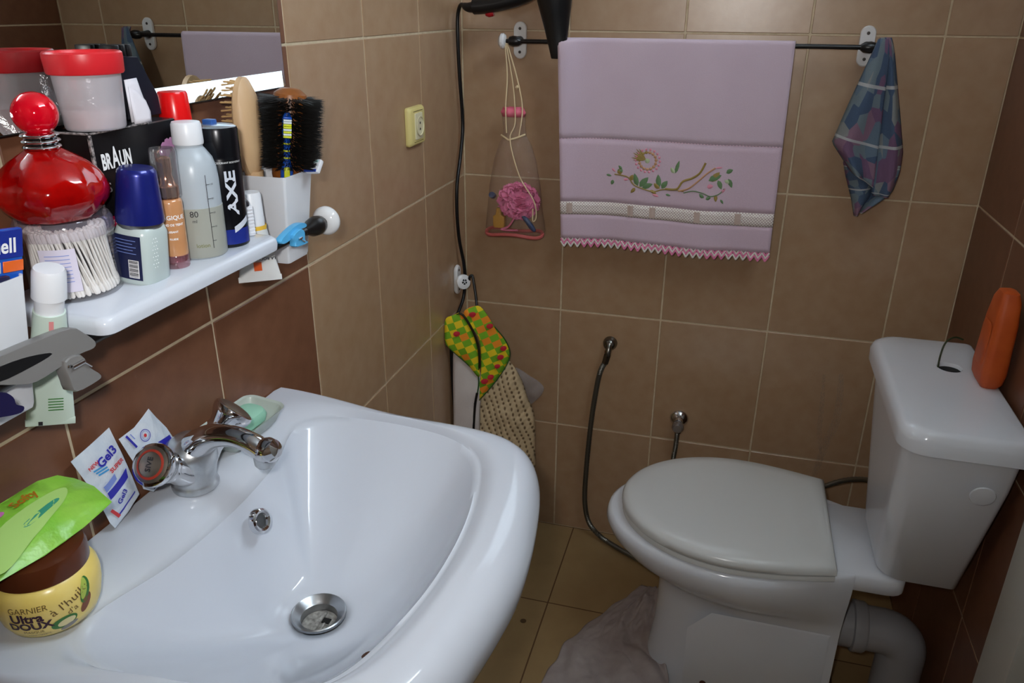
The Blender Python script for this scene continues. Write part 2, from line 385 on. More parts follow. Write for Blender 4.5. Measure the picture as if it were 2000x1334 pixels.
for sgn, lab in ((-1, 'chrome handle cap with a red ring and lettering'), (1, 'plain chrome handle seen edge-on')):
    d = (Vector((.02, -.80, .60)) if sgn < 0 else Vector((.44, .56, .74))).normalized(); base = Vector((0, sgn*.014, .030))
    Mh = T(*base) @ toaxis(d)
    b = MB(); b.lathe([(.021, 0), (.019, .012), (.0165, .022), (.0165, .034 if sgn < 0 else .042)], 28, Mh); b.build('handle_arm', M_chrome, fc)
    Mk = T(*(base+d*(.030 if sgn < 0 else .040))) @ toaxis(d)
    b = MB(); b.lathe([(.0155, 0), (.0185, .003), (.0175, .008), (.0195, .014), (.0245, .024), (.0255, .029), (.0245, .033), (.0215, .0345)], 40, Mk); hd = b.build('handle', M_chrome, fc)
    hd['label'] = lab
    b = MB(); b.lathe([(.0215, .0343), (.018, .0356), (.010, .0372), (.0001, .0376)], 36, Mk, c0=False); b.build('cap', mat('satin_cap', rgb(150, 142, 132), rough=.35, metal=.9), hd)
    if sgn < 0:
        b = MB(); b.lathe([(.0172, .0360), (.0158, .0366), (.0144, .0368)], 36, Mk, c0=False, c1=False); b.build('ring', mat('red_ring', rgb(160, 52, 36), rough=.4), hd)
        # lettering on the cap, running with the handle's tilt
        ax = Mk.to_3x3() @ Vector((0, 0, 1)); U = Vector((0, 0, 1)); U = (U-ax*U.dot(ax)).normalized(); W = ax.cross(U)
        c = Mk @ Vector((0, 0, .0378))
        b = MB(); b.text('SIVE', .0095, lambda u, v: c+U*u+W*(v-.003)+ax*.0002, bold=.0001); b.build('lettering', M_ink, hd)
# soap dish + soap --------------------------------------------------
M_dish = mat('milky_plastic', rgb(214, 224, 214), rough=.25, trans=.35, spec=.4)
sd = thing('soap_dish', 'milky plastic soap dish holding a green soap behind the tap', 'soap dish', (.035, -1.046, ZT+.005))
def rrect(hx, hy, r, n=5):
    pts = []
    for cx_, cy_, a0 in ((hx-r, hy-r, 0), (-hx+r, hy-r, 90), (-hx+r, -hy+r, 180), (hx-r, -hy+r, 270)):
        for k in range(n+1):
            a = math.radians(a0+90*k/n); pts.append((cx_+r*math.cos(a), cy_+r*math.sin(a)))
    return pts
def rr_ring(hx, hy, r, z, n=5): return [Vector((x, y, z)) for x, y in rrect(hx, hy, r, n)]
b = MB(); b.rings([rr_ring(.020, .042, .012, 0), rr_ring(.026, .050, .014, .008), rr_ring(.032, .058, .016, .026), rr_ring(.0335, .060, .016, .028), rr_ring(.0305, .056, .014, .0265), rr_ring(.024, .047, .012, .010), rr_ring(.018, .04, .01, .006)])
b.build('tray', M_dish, sd)
b = MB(); b.rings([rr_ring(.012, .028, .01, .010), rr_ring(.019, .036, .014, .016), rr_ring(.020, .038, .015, .024), rr_ring(.017, .034, .013, .031), rr_ring(.009, .024, .008, .0335)])
so = b.build('soap_bar', mat('mint_soap', rgb(160, 214, 188), rough=.45, sss=.1)); so.location = sd.location
tag(so, 'pale mint green soap bar lying in the milky dish', 'soap')
for ob in (sd, so): ob.rotation_euler = (0, .10, -.05)
# sachets ------------------------------------------------------------
M_film = mat('frosted_sachet_film', rgb(196, 208, 222), rough=.25, spec=.6, var=(50, rgb(220, 226, 232), .25), bump=(70, .5, .004))
M_blue = mat('blue_print', rgb(44, 44, 160), rough=.4); M_red = mat('red_print', rgb(200, 46, 52), rough=.4); M_cyan = mat('cyan_print', rgb(66, 150, 204), rough=.4); M_lblue = mat('pale_blue_print', rgb(120, 140, 206), rough=.4)
def sachet(label, O, U, W, world, prints):
    O = Vector(O); U = Vector(U)-O; W = Vector(W)-O; wd, ht = U.length, W.length; U.normalize(); W.normalize(); N_ = U.cross(W).normalized()
    if N_.x < 0: N_ = -N_
    e = thing('gel_sachet', label, 'sachet', O, group='gel sachets behind the tap')
    ol = [Vector(p)-O for p in world]; ring = []
    for i in range(len(ol)):
        a, c = ol[i], ol[(i+1) % len(ol)]; ring += [a.lerp(c, k/5) for k in range(5)]
    cc = sum(ring, Vector())/len(ring)
    def lift(p):
        q = p-cc; dn = q.normalized() if q.length > 1e-6 else U
        rr = max([(r-cc).length for r in ring if (r-cc).normalized().dot(dn) > .95] or [.04]); k_ = min(1, q.length/rr)
        return .0050*(1-k_*k_)
    b = MB(); b.patch(ring, N_*.0050, 8, wob=.0012, wsc=60); b.patch(ring, -N_*.002, 4); b.build('pouch', M_film, e, ang=60)
    def at(x, y, k=.0014): p = U*(x*wd)+W*(y*ht); return p+N_*(lift(p)+k)
    for pr in prints:
        b = MB()
        if pr[0] == 'text':
            _, st_, sz, x0, y0, m, a = pr; b.text(st_, sz, lambda u, v: at(x0+(u*math.cos(a)-v*math.sin(a))/wd, y0+(u*math.sin(a)+v*math.cos(a))/ht, .0017), bold=sz*.03); b.build('lettering', m, e)
        elif pr[0] == 'quad':
            pts = pr[1]; n = 8; grid = []
            for i in range(n+1):
                row = []
                for j in range(n+1):
                    s_, t = i/n, j/n
                    row.append(at((1-s_)*((1-t)*pts[0][0]+t*pts[3][0])+s_*((1-t)*pts[1][0]+t*pts[2][0]), (1-s_)*((1-t)*pts[0][1]+t*pts[3][1])+s_*((1-t)*pts[1][1]+t*pts[2][1])))
                grid.append(row)
            b.rings(grid, False, False, wrap=False); b.build('print', pr[2], e)
        else:
            _, x0, y0, r1, r2, m = pr
            b.rings([[at(x0+r*math.cos(2*PI*k/24)/wd, y0+r*math.sin(2*PI*k/24)/ht) for k in range(24)] for r in (r1, r2)], False, False); b.build('emblem', m, e)
    return e
sachet('clear gel sachet with blue and red print leaning on tiles beside the green pack', (.0199, -1.2707, .8459), (.0193, -1.2125, .8548), (.0121, -1.2983, .9481),
       [(.0121, -1.2983, .9481), (.0119, -1.2706, .9518), (.0115, -1.2401, .957), (.0145, -1.2329, .9173), (.0167, -1.2286, .8879), (.0187, -1.2259, .8621), (.0194, -1.248, .8523), (.0199, -1.2707, .8459), (.0192, -1.275, .8558), (.0159, -1.2825, .8986)],
       [('text', 'Gel3', .0150, .60, .74, M_blue, .12), ('text', 'NEW', .0062, .27, .79, M_red, .05), ('text', 'SUPER', .0078, .66, .60, M_red, .05),
        ('quad', [(.20, .765), (.48, .735), (.48, .715), (.20, .745)], M_cyan), ('quad', [(.22, .73), (.48, .70), (.48, .68), (.22, .71)], M_cyan), ('quad', [(.24, .695), (.48, .665), (.48, .645), (.24, .675)], M_cyan),
        ('quad', [(.20, .53), (.52, .57), (.50, .50), (.20, .45)], M_lblue), ('quad', [(.20, .44), (.82, .50), (.74, .40), (.18, .35)], M_blue), ('text', 'Gel3', .0095, .44, .25, M_blue, .45), ('quad', [(.05, .24), (.11, .25), (.21, .10), (.14, .09)], M_red), ('quad', [(.19, .135), (.72, .195), (.72, .175), (.19, .11)], M_blue)])
sachet('torn white sachet with blue bars and round red seal behind the tap handle', (.0167, -1.2164, .8625), (.0163, -1.1477, .8673), (.011, -1.2302, .9365),
       [(.011, -1.2302, .9365), (.0109, -1.2049, .9378), (.0106, -1.190, .9430), (.0102, -1.1771, .948), (.0113, -1.1692, .9324), (.0129, -1.1578, .9125), (.0149, -1.148, .8857), (.0163, -1.1477, .8673), (.0173, -1.1738, .8538), (.0176, -1.2029, .8504), (.0167, -1.2164, .8625), (.0139, -1.2189, .8987)],
       [('ring', .44, .80, .0068, .0077, M_blue), ('ring', .44, .80, .0050, .0056, M_lblue), ('ring', .44, .80, .0001, .0022, M_red), ('quad', [(.605, .56), (.93, .50), (.93, .40), (.60, .45)], M_blue),
        ('quad', [(.10, .98), (.14, .99), (.21, .73), (.17, .72)], M_blue), ('quad', [(.19, .97), (.21, .97), (.24, .86), (.22, .86)], M_lblue), ('quad', [(.16, -.03), (.26, -.01), (.27, -.11), (.17, -.13)], mat('navy_print', rgb(34, 24, 84), rough=.4))])
# hair mask jar ----------------------------------------------------------
JX, JY = .053, -1.392
hj = thing('hair_mask_jar', 'yellow hair mask jar with brown lid under the green pack', 'jar', (JX, JY, ZT+.005))
jp = [(.034, 0), (.039, .003), (.0430, .012), (.0460, .026), (.0470, .038), (.0460, .046), (.0425, .053), (.039, .056)]
M_yel = mat('yellow_plastic', rgb(238, 206, 92), rough=.25, spec=.5, var=(18, rgb(244, 222, 140), .25))
b = MB(); b.lathe(jp, 56); b.build('body', M_yel, hj)
b = MB(); b.lathe([(.0400, .0545), (.0412, .056), (.0412, .070), (.0395, .0755), (.034, .078), (.0001, .0785)], 56); b.build('lid', mat('brown_plastic', rgb(84, 42, 22), rough=.2, spec=.5), hj)
def jr(z):
    for (r0, z0), (r1, z1) in zip(jp, jp[1:]):
        if z0 <= z <= z1: return r0+(r1-r0)*(z-z0)/(z1-z0)
    return .045
CA = math.atan2(CAM.y-JY, CAM.x-JX)-.10      # side of the jar that carries the label
def jt(s, size, da, z, m, bold=0., rot=0.):
    f = cyl_fn(.049, CA+da, z, rfn=jr, eps=.0006); b = MB(); b.text(s, size, lambda u, v: f(u*math.cos(rot)-v*math.sin(rot), u*math.sin(rot)+v*math.cos(rot)), bold=bold); b.build('lettering', m, hj)
M_plum = mat('plum_ink', rgb(58, 26, 48), rough=.5); M_brk = mat('brown_ink', rgb(110, 84, 40), rough=.5); M_green = mat('leaf_green_print', rgb(58, 120, 52), rough=.4); M_lgreen = mat('avocado_print', rgb(176, 196, 84), rough=.4); M_pit = mat('pit_brown_print', rgb(128, 70, 40), rough=.4)
jt('GARNIER', .0082, -.36, .0375, M_brk)
jt('Ultra', .0135, -.42, .0265, M_plum, .0005); jt('DOUX', .0125, -.40, .0165, M_plum, .0005)
jt('MASQUE', .0045, -.38, .0110, M_brk); jt('nourrissant', .0042, -.30, .0065, M_brk)
jt("à l'huile", .0125, .42, .0335, M_brk, .0, .35); jt("d'a", .009, .42, .0235, M_brk, .0, .3)
def jblob(da, z, rx, rz, rot, m, n=20, eps=.0004):
    f = cyl_fn(.049, CA+da, z, rfn=jr, eps=eps); ring = []
    b = MB(); rr_ = []
    for k in (1, .6, .2):
        rr_.append([f(*(lambda u, v: (u*math.cos(rot)-v*math.sin(rot), u*math.sin(rot)+v*math.cos(rot)))(rx*k*math.cos(2*PI*j/n), rz*k*math.sin(2*PI*j/n))) for j in range(n)])
    b.rings(rr_, False, True); b.build('print', m, hj)
jblob(.72, .038, .013, .0052, 1.25, M_green); jblob(.70, .040, .0105, .0034, 1.25, M_lgreen, eps=.0006); jblob(.70, .024, .010, .0045, 1.1, M_pit)
jblob(.22, .0155, .0115, .0068, .15, M_green); jblob(.26, .0150, .008, .0042, .15, mat('cream_print', rgb(226, 214, 160), rough=.4), eps=.0006); jblob(.30, .0085, .008, .003, .3, mat('grey_print', rgb(140, 136, 128), rough=.4), eps=.0006)
# green wipes pack lying on the jar ---------------------------------------------
M_gpack = mat('green_foil', rgb(118, 190, 44), rough=.3, spec=.6, var=(24, rgb(160, 214, 84), .22), bump=(38, .5, .005))
gp = thing('wipes_pack', 'glossy green wipes pack lying across the brown jar lid', 'pack', (.045, -1.39, .926))
o = Vector(gp.location)
ol = [Vector(p) for p in ((.080, -1.323, .928), (.050, -1.312, .934), (.022, -1.308, .936), (.013, -1.318, .944), (.012, -1.340, .951), (.012, -1.384, .953), (.012, -1.44, .953), (.012, -1.50, .953), (.045, -1.50, .936), (.068, -1.455, .926), (.078, -1.406, .925), (.081, -1.362, .925))]
nv = (ol[0]-ol[4]).cross(ol[6]-ol[4]).normalized();  nv = nv if nv.z > 0 else -nv
ring = [ol[i].lerp(ol[(i+1) % len(ol)], k/4) for i in range(len(ol)) for k in range(4)]
b = MB(); b.patch(ring, nv*.010, 7, wob=.004, wsc=40); b.patch(ring, -nv*.003, 4); b.build('wrapper', M_gpack, gp, org=o, ang=60)
def gfn(u, v):                       # u along the pack (towards the tap), v up towards the wall
    p = Vector((.046, -1.385, .940))+Vector((.04, 1, -.04)).normalized()*u+Vector((-1, .0, .42)).normalized()*v
    c = sum(ring, Vector())/len(ring); q = p-c; q = q-nv*q.dot(nv); best = max([(r-c).length for r in ring if (r-c).normalized().dot(q.normalized() if q.length > 1e-6 else Vector((1, 0, 0))) > .9] or [.05])
    k = min(1, q.length/best); return c+q+nv*(.010*(1-k*k)+.0030)
def gp_poly(pts, m, name='print'):
    c = (sum(p[0] for p in pts)/len(pts), sum(p[1] for p in pts)/len(pts)); b = MB(); sm = [(p.x, p.y) for p in cr([(x, y, 0) for x, y in pts], 4, True)]
    b.rings([[gfn(c[0]+(x-c[0])*k, c[1]+(y-c[1])*k) for x, y in sm] for k in (1, .66, .33, .05)], False, True); b.build(name, m, gp, org=o)
gp_poly([(-.075, -.022), (-.05, -.004), (-.02, .008), (.03, .012), (.048, .008), (.03, -.006), (-.02, -.022), (-.06, -.034)], mat('pale_green_print', rgb(176, 216, 120), rough=.35))
gp_poly([(-.085, .0), (-.05, .004), (-.028, .014), (-.02, .024), (-.05, .024), (-.09, .022)], mat('white_petal_print', rgb(226, 232, 226), rough=.4))
gp_poly([(-.03, .018), (-.018, .016), (-.010, .020), (-.016, .026), (-.026, .026)], mat('pink_flower_print', rgb(206, 116, 182), rough=.4))
gp_poly([(-.088, -.008), (-.076, -.010), (-.072, -.002), (-.08, .004), (-.09, .002)], mat('crimson_flower_print', rgb(170, 24, 52), rough=.4))
gp_poly([(-.086, -.024), (-.074, -.026), (-.070, -.018), (-.078, -.012), (-.088, -.014)], MATS['crimson_flower_print'])
b = MB(); b.text('Softy', .013, lambda u, v: gfn(u+.012, v+.017)+nv*.0004, bold=.0004); b.build('lettering', mat('orange_ink', rgb(176, 112, 28), rough=.4), gp, org=o)
gp_poly([(-.012, -.004), (.026, .002), (.028, -.002), (-.010, -.009)], mat('teal_print', rgb(60, 150, 120), rough=.4))

# ------------------------------------------------------------------ mirror
mr_ = thing('wall_mirror', 'frameless wall mirror with slanted rim above the toiletry shelf', 'mirror', (0, -1.25, 1.279))
o = mr_.location
M_mir = mat('mirror_silver', (.62, .64, .62, 1), rough=.0, metal=1.)
y0, y1, z0, z1 = -.803, -1.75, 1.279, 2.0
def rect(y0, y1, z0, z1, x): return [Vector((x, y0, z0)), Vector((x, y1, z0)), Vector((x, y1, z1)), Vector((x, y0, z1))]
b = MB(); zi = z0+.020
b.add([(.004, y0, z0), (.004, y1, z0), (.004, y1, z1), (.004, y0, z1), (.0185, y0-.018, z0), (.0185, y1, z0), (.0104, y1, zi), (.0104, y0-.006, zi), (.0104, y1, z1), (.0104, y0, z1), (.0104, y0, z0), (.0104, y0, zi)],
      [(3, 2, 1, 0), (4, 5, 6, 7), (11, 7, 6, 8, 9), (10, 4, 7, 11), (0, 1, 5, 4, 10), (1, 2, 8, 6, 5), (2, 3, 9, 8), (3, 0, 10, 11, 9)])
b.build('glass', M_mir, mr_, org=o, smooth=False)
b = MB(); b.box((.0072, y0+.0005, (z0+z1)/2), (.0060, .0010, z1-z0)); b.box((.0110, (y0+y1)/2-.009, z0-.0006), (.0140, y0-y1-.018, .0012)); b.build('edge', mat('mirror_edge', rgb(62, 66, 64), rough=.3, metal=.6), mr_, org=o, smooth=False)

# ------------------------------------------------------------------ shelf
ZSH = 1.133; YA, YB, XF = -1.334, -1.046, .130
sh = thing('toiletry_shelf', 'white ceramic shelf crowded with toiletries below the mirror', 'shelf', (.065, (YA+YB)/2, ZSH-.02))
o = Vector(sh.location)
def shr(x0, x1, ya, yb, r, z, n=6): return [Vector(((x0+x1)/2+px, (ya+yb)/2+py, z)) for px, py in rrect((x1-x0)/2, (yb-ya)/2, r, n)]
b = MB(); b.rings([shr(.002, XF-.006, YA+.006, YB-.006, .010, ZSH-.0185), shr(.0005, XF-.001, YA+.001, YB-.001, .012, ZSH-.0160), shr(.0005, XF, YA, YB, .012, ZSH-.009), shr(.0005, XF-.001, YA+.001, YB-.001, .012, ZSH-.003), shr(.001, XF-.005, YA+.005, YB-.005, .010, ZSH)])
b.build('board', M_cer, sh, org=o, ang=50)
RXX, RZZ = .104, ZSH-.0235
b = MB(); b.tube([(RXX, -1.54, RZZ), (RXX, -.935, RZZ)], .0055, 14); rail = b.build('rail', M_blackm, sh, org=o)
for yk, s in ((-.917, 1), (-1.545, -1)):
    b = MB(); b.lathe([(.006, -.03), (.0075, -.022), (.012, -.012), (.0135, 0), (.0115, .010), (.0075, .014), (.0065, .024)], 24, T(RXX, yk, RZZ) @ toaxis((0, s, 0))); b.build('rail_end', M_blackm, sh, org=o)
    b = MB(); b.lathe([(.008, .018), (.016, .0205), (.0200, .026), (.0200, .031), (.015, .038), (.001, .041)], 32, T(RXX, yk, RZZ) @ toaxis((0, s, 0))); b.build('knob', M_wmel, sh, org=o)
    b = MB(); b.tube([(RXX, yk, RZZ), (.01, yk, RZZ)], .006, 12); b.build('bracket_arm', M_blackm, sh, org=o)
    b = MB(); b.prism([(x, y*1.0) for x, y in rrect(.013, .040, .0129)], 0, .008, T(0, yk, RZZ) @ Matrix(((0, 0, 1, 0), (1, 0, 0, 0), (0, 1, 0, 0), (0, 0, 0, 1))), bev=.002); b.build('bracket_plate', M_wmel, sh, org=o)
# tumblers --------------------------------------------------------------
def cup(name, label, y, cat='cup', rz=0.):
    e = thing(name, label, cat, (.064, y, 1.068), rz, group='white tumblers at the shelf ends')
    b = MB(); b.rings([rr_ring(.022, .025, .004, 0, 3), rr_ring(.0235, .0265, .005, .004, 3), rr_ring(.036, .036, .006, .117, 3), rr_ring(.0348, .0348, .006, .117, 3), rr_ring(.0225, .0255, .005, .006, 3)])
    b.build('wall', M_wplas, e, ang=25); return e
cup('tumbler', 'white tapered tumbler holding the hairbrushes and toothbrush', -.940)
cup('tumbler', 'white tapered tumbler holding the pink comb and razor packet', -1.408)

# ------------------------------------------------------------------ things on the shelf
def cup_hold(): pass
# roll-on
ro = thing('rollon_deodorant', 'roll-on deodorant in frosted glass with dark blue cap', 'deodorant', (.086, -1.2285, ZSH), rz=0, rot=(-.03, .10, 0))
b = MB(); b.rings([rr_ring(.0185, .0185, .012, 0), rr_ring(.0205, .0205, .013, .003), rr_ring(.0205, .0205, .013, .050), rr_ring(.019, .019, .014, .056), rr_ring(.015, .015, .013, .060)]); b.build('bottle', mat('frosted_glass', rgb(206, 220, 218), rough=.22, spec=.5, trans=.2), ro)
b = MB(); b.lathe([(.0218, .060), (.0222, .064), (.0178, .106), (.0172, .109), (.015, .1115), (.0001, .112)], 40); b.build('cap', mat('metallic_blue_cap', rgb(24, 34, 120), rough=.28, metal=.35, coat=.4), ro)
b = MB(); b.lathe([(.0198, .0555), (.0205, .0575), (.0205, .060)], 40, c0=False, c1=False); b.build('collar', M_steel, ro)
fa = math.atan2(CAM.y+1.2285, CAM.x-.086)
def lab_face(ang, half, z0, z1, r, eps): # curved label strip
    rws = []
    for z in (z0, z1): rws.append([Vector(((r+eps)*math.cos(ang+half*(2*k/8-1)), (r+eps)*math.sin(ang+half*(2*k/8-1)), z)) for k in range(9)])
    m = MB(); m.rings(rws, False, False, wrap=False); return m
def rr_pt(u, a0, z, hx=.0207, rr_=.013): # point on rounded square at angle
    a = a0+u/hx; d = Vector((math.cos(a), math.sin(a))); k = hx/max(abs(d.x), abs(d.y)); c = 1/math.sqrt(2)
    m = max(abs(d.x), abs(d.y)); k *= 1-.10*max(0, (1-m)/(1-c)); return Vector((d.x*k, d.y*k, z))
def rr_quad(a0, u0, u1, z0, z1, eps, m, name, par):
    b = MB(); b.rings([[rr_pt(u0+(u1-u0)*k/8, a0, z)*1.0+Vector((rr_pt(u0+(u1-u0)*k/8, a0, 0).normalized()*eps)) for k in range(9)] for z in (z0, z1)], False, False, wrap=False); return b.build(name, m, par)
M_navy = mat('navy_label', rgb(20, 26, 66), rough=.3)
nl = rr_quad(fa, -.030, -.002, .006, .050, .0005, M_navy, 'label', ro)
for k in range(5): rr_quad(fa, -.027, -.006-.003*(k % 2), .045-k*.0032, .0456-k*.0032, .0008, M_lblue, 'label_line', nl)
rr_quad(fa, -.0145, -.0045, .008, .026, .0008, M_wink, 'barcode_ground', nl)
x = -.0
for k in range(12):
    z = .0090+k*.0014; rr_quad(fa, -.0138, -.0052, z, z+(.0009 if k % 3 else .0005), .0011, M_ink, 'barcode_bar', nl)
dm = mat('raised_dots', rgb(238, 244, 244), rough=.2)
b = MB()
for i in range(9):
    for j in range(3 if i % 2 else 2):
        p = rr_pt(.008+j*.0028+(0 if i % 2 else .0014), fa, .018+i*.0036); b.lathe([(.0007, 0), (.0004, .0005)], 8, T(p.x, p.y, p.z) @ toaxis(Vector((p.x, p.y, 0)).normalized()))
b.build('embossed_dots', dm, ro)
# foundation
fo = thing('foundation_bottle', 'slim beige liquid foundation bottle with clear cap', 'bottle', (.0905, -1.1835, ZSH), rot=(-.02, .02, 0))
b = MB(); b.lathe([(.0120, 0), (.0128, .002), (.0128, .013), (.0122, .014)], 32); b.build('base', clear('pink_clear_base', rgb(232, 190, 200), .12, .06, .25, rgb(180, 120, 130)), fo)
b = MB(); b.lathe([(.0122, .013), (.0128, .015), (.0128, .068), (.0118, .071), (.009, .073)], 32); b.build('bottle', mat('beige_foundation', rgb(196, 142, 98), rough=.18, coat=.6, var=(40, rgb(188, 132, 88), .25)), fo)
b = MB(); b.lathe([(.0105, .072), (.0112, .074), (.0112, .084), (.009, .086), (.006, .096), (.007, .100), (.0068, .112), (.003, .114)], 28); b.build('pump', mat('copper_pump', rgb(196, 140, 110), rough=.15, metal=.9), fo)
b = MB(); b.lathe([(.0128, .074), (.0128, .118), (.0118, .122), (.0001, .1225)], 32, c0=False); b.build('cap', clear('clear_cap', (.93, .9, .92, 1), .16, .05, .06), fo)
fa = math.atan2(CAM.y+1.1835, CAM.x-.0905)
for s, sz, z in (('MAGIQUE', .0062, .052), ('FOND DE TEINT', .0032, .0455), ('LISSANT', .0028, .0385), ('FLUIDE', .0026, .031)):
    b = MB(); b.text(s, sz, cyl_fn(.0128, fa, z), bold=.0001); b.build('lettering', M_wink, fo)
# lotion bottle
lo = thing('lotion_bottle', 'translucent white bottle with measuring scale and white screw cap', 'bottle', (.0885, -1.1375, ZSH), rot=(-.01, .015, 0))
lp = [(.0235, 0), (.0258, .003), (.0262, .02), (.0258, .082), (.0250, .094), (.022, .105), (.0165, .113), (.0140, .116), (.0140, .120)]
b = MB(); b.lathe(lp, 40); b.build('bottle', mat('milky_bottle', rgb(196, 206, 214), rough=.3, trans=.25, spec=.4), lo)
b = MB(); b.lathe([(.0252, .0015), (.02635, .003), (.0267, .02), (.0265, .055), (.0255, .0555)], 40); b.build('liquid', mat('cloudy_liquid', rgb(172, 174, 164), rough=.28, trans=.15), lo)
b = MB(); b.lathe([(.0152, .119), (.0156, .121), (.0150, .139), (.0138, .1415), (.0001, .142)], 36); b.build('cap', M_wplas, lo)
fa = math.atan2(CAM.y+1.1375, CAM.x-.0885)
b = MB(); b.tube([cyl_fn(.0264, fa+.45, 0)(0, z) for z in (.012, .03, .05, .07, .09)], .0003, 5)
for z in (.02, .035, .05, .065, .08): b.tube([cyl_fn(.0264, fa+.45, 0)(u, z) for u in (0, .002, .004)], .0003, 5)
b.build('measuring_scale', M_ink, lo)
for s, sz, da, z in (('80', .009, -.15, .047), ('ml', .005, -.15, .041), ('100', .0028, .68, .079), ('80', .0028, .66, .064), ('60', .0028, .66, .049), ('40', .0028, .66, .034)):
    b = MB(); b.text(s, sz, cyl_fn(.0266, fa+da, z)); b.build('lettering', M_ink, lo)
b = MB(); b.text('lotion', .006, cyl_fn(.0266, fa+.05, .014)); b.build('lettering', mat('olive_ink', rgb(120, 124, 60), rough=.5), lo)
# deodorant can
ax = thing('deodorant_spray_can', 'black body spray can with white vertical lettering and silver top', 'spray can', (.0925, -1.0935, ZSH), rot=(-.012, .012, 0))
b = MB(); b.lathe([(.021, 0), (.0225, .002), (.0225, .098), (.0221, .0995), (.0225, .101), (.0225, .128), (.0215, .131)], 40); b.build('can', mat('black_can', rgb(18, 19, 24), rough=.25, metal=.3), ax)
b = MB(); b.lathe([(.0215, .1308), (.019, .1325), (.0001, .133)], 36, c0=False); b.build('top', mat('pale_steel', rgb(196, 208, 220), rough=.25, metal=.8), ax)
b = MB(); b.box((-.010, .004, .1345), (.012, .010, .006), .001); b.build('nozzle', mat('blue_nozzle', rgb(44, 84, 150), rough=.4), ax)
fa = math.atan2(CAM.y+1.0935, CAM.x-.0925)
b = MB(); f_ = cyl_fn(.0226, fa+.62, .062, rot=True); b.text('AXE', .0165, lambda u, v: f_(u*1.55, v), bold=.0006); b.build('lettering', mat('pale_ink', rgb(206, 212, 222), rough=.4), ax)
b = MB(); b.rings([[cyl_fn(.0226, fa+.75, 0, eps=.0003)(u, z+.5*u) for u in [-.010+.02*k/8 for k in range(9)]] for z in (.022, .029)], False, False, wrap=False); b.build('swoosh', MATS['pale_ink'], ax)
b = MB(); b.rings([[cyl_fn(.0226, fa+.55, 0, eps=.0002)(u, z) for u in [-.016+.032*k/8 for k in range(9)]] for z in (.004, .021)], False, False, wrap=False); b.build('blue_flash', mat('blue_flash_print', rgb(28, 44, 130), rough=.3), ax)
b = MB(); b.text('DEODORANT BODYSPRAY', .0028, cyl_fn(.0226, fa+.35, .094)); b.build('lettering', M_wink, ax)
# floss pack
fp = thing('floss_pack', 'small clear pack with ribbed white card at the shelf end', 'pack', (.093, -1.0605, ZSH), -.55)
b = MB(); b.box((0, 0, .018), (.012, .019, .036), .0015)
for k in range(8): b.box((.0065, 0, .004+k*.004), (.0012, .018, .0014), .0003)
b.build('card', mat('white_card', rgb(226, 228, 234), rough=.6), fp)
b = MB(); b.lathe([(.0085, 0), (.0085, .004), (.006, .008), (.0001, .0095)], 20, T(0, -.001, .036)); b.build('dome', mat('dark_dome', rgb(44, 46, 52), rough=.12, coat=.6), fp)
# shaver box
SBZ = .142
sb = thing('shaver_box', 'black cardboard shaver box with white lettering and pink flower', 'box', (.040, -1.180, ZSH))
M_box = mat('black_gloss_card', rgb(19, 18, 20), rough=.28, spec=.4)
M_edge = mat('worn_card_edge', rgb(150, 140, 138), rough=.7, var=(300, rgb(30, 28, 28), .12))
b = MB(); b.box((0, 0, SBZ/2), (.050, .122, SBZ), .0012, 1); b.build('carton', M_box, sb)
b = MB(); b.box((.0250, -.0610, SBZ/2), (.0034, .0034, SBZ-.002), .0008, 1); b.build('worn_edge', M_edge, sb)
b = MB(); b.box((.0, -.0605, SBZ), (.048, .003, .002), .0006, 1); b.box((.0245, -.02, SBZ), (.003, .08, .0018), .0006, 1); b.build('worn_rim', M_edge, sb)
ff = pl_fn((.0256, 0, 0), (0, 1, 0), (0, 0, 1))
def boxtext(s, sz, y, z, m, bold=0., sx=1.): b = MB(); b.text(s, sz, lambda u, v: ff(u*sx+y, v+z), bold=bold, align='LEFT'); b.build('lettering', m, sb)
boxtext('BR', .0200, -.053, .108, M_wink, .0008, .54); boxtext('A', .0270, -.0388, .108, M_wink, .0008, .48); boxtext('UN', .0200, -.0290, .108, M_wink, .0008, .54)
boxtext('S', .013, -.052, .086, M_wink, .0001)
b = MB(); b.box((.0256, -.047, .058), (.0006, .018, .010), .0002); b.build('badge', mat('magenta_badge', rgb(176, 22, 72), rough=.4), sb)
boxtext('ne', .009, -.053, .0555, M_wink)
b = MB()
for k in range(7):
    a = 1.0+k*.42; c, s = math.cos(a), math.sin(a); pts = [(0, 0), (.006, .004), (.016, .0055), (.020, .002), (.020, -.002), (.016, -.0055), (.006, -.004)]
    b.patch([ff(.046+x*c-y*s, .104+x*s+y*c) for x, y in pts], (.0004, 0, 0), 2)
b.build('flower_print', mat('mauve_flower', rgb(206, 150, 196), rough=.4), sb)
# things standing on and behind the box
ZB = ZSH+SBZ
sj = thing('sample_jar', 'clear plastic jar with red screw lid and pinkish powder on the box', 'jar', (.0495, -1.213, ZB+.0015))
b = MB(); b.lathe([(.0255, 0), (.0268, .002), (.0302, .056), (.0305, .058)], 44, c1=False); b.build('jar', clear('hazy_plastic', (.96, .95, .97, 1), .07, .16, .52, rgb(226, 222, 228), (14, .3)), sj)
b = MB(); b.lathe([(.025, .0015), (.0262, .003), (.0268, .016), (.024, .0185), (.012, .0170), (.0001, .0185)], 36); b.build('powder', mat('pinkish_powder', rgb(226, 208, 206), rough=.95, var=(90, rgb(206, 182, 182), .2), bump=(150, .7, .002)), sj)
b = MB(); b.lathe([(.0325, .050), (.0335, .0515), (.0342, .064), (.0340, .068), (.0325, .0695), (.0300, .0690), (.0290, .066), (.0001, .0655)], 52); b.build('lid', mat('red_plastic_lid', rgb(206, 36, 44), rough=.35), sj)
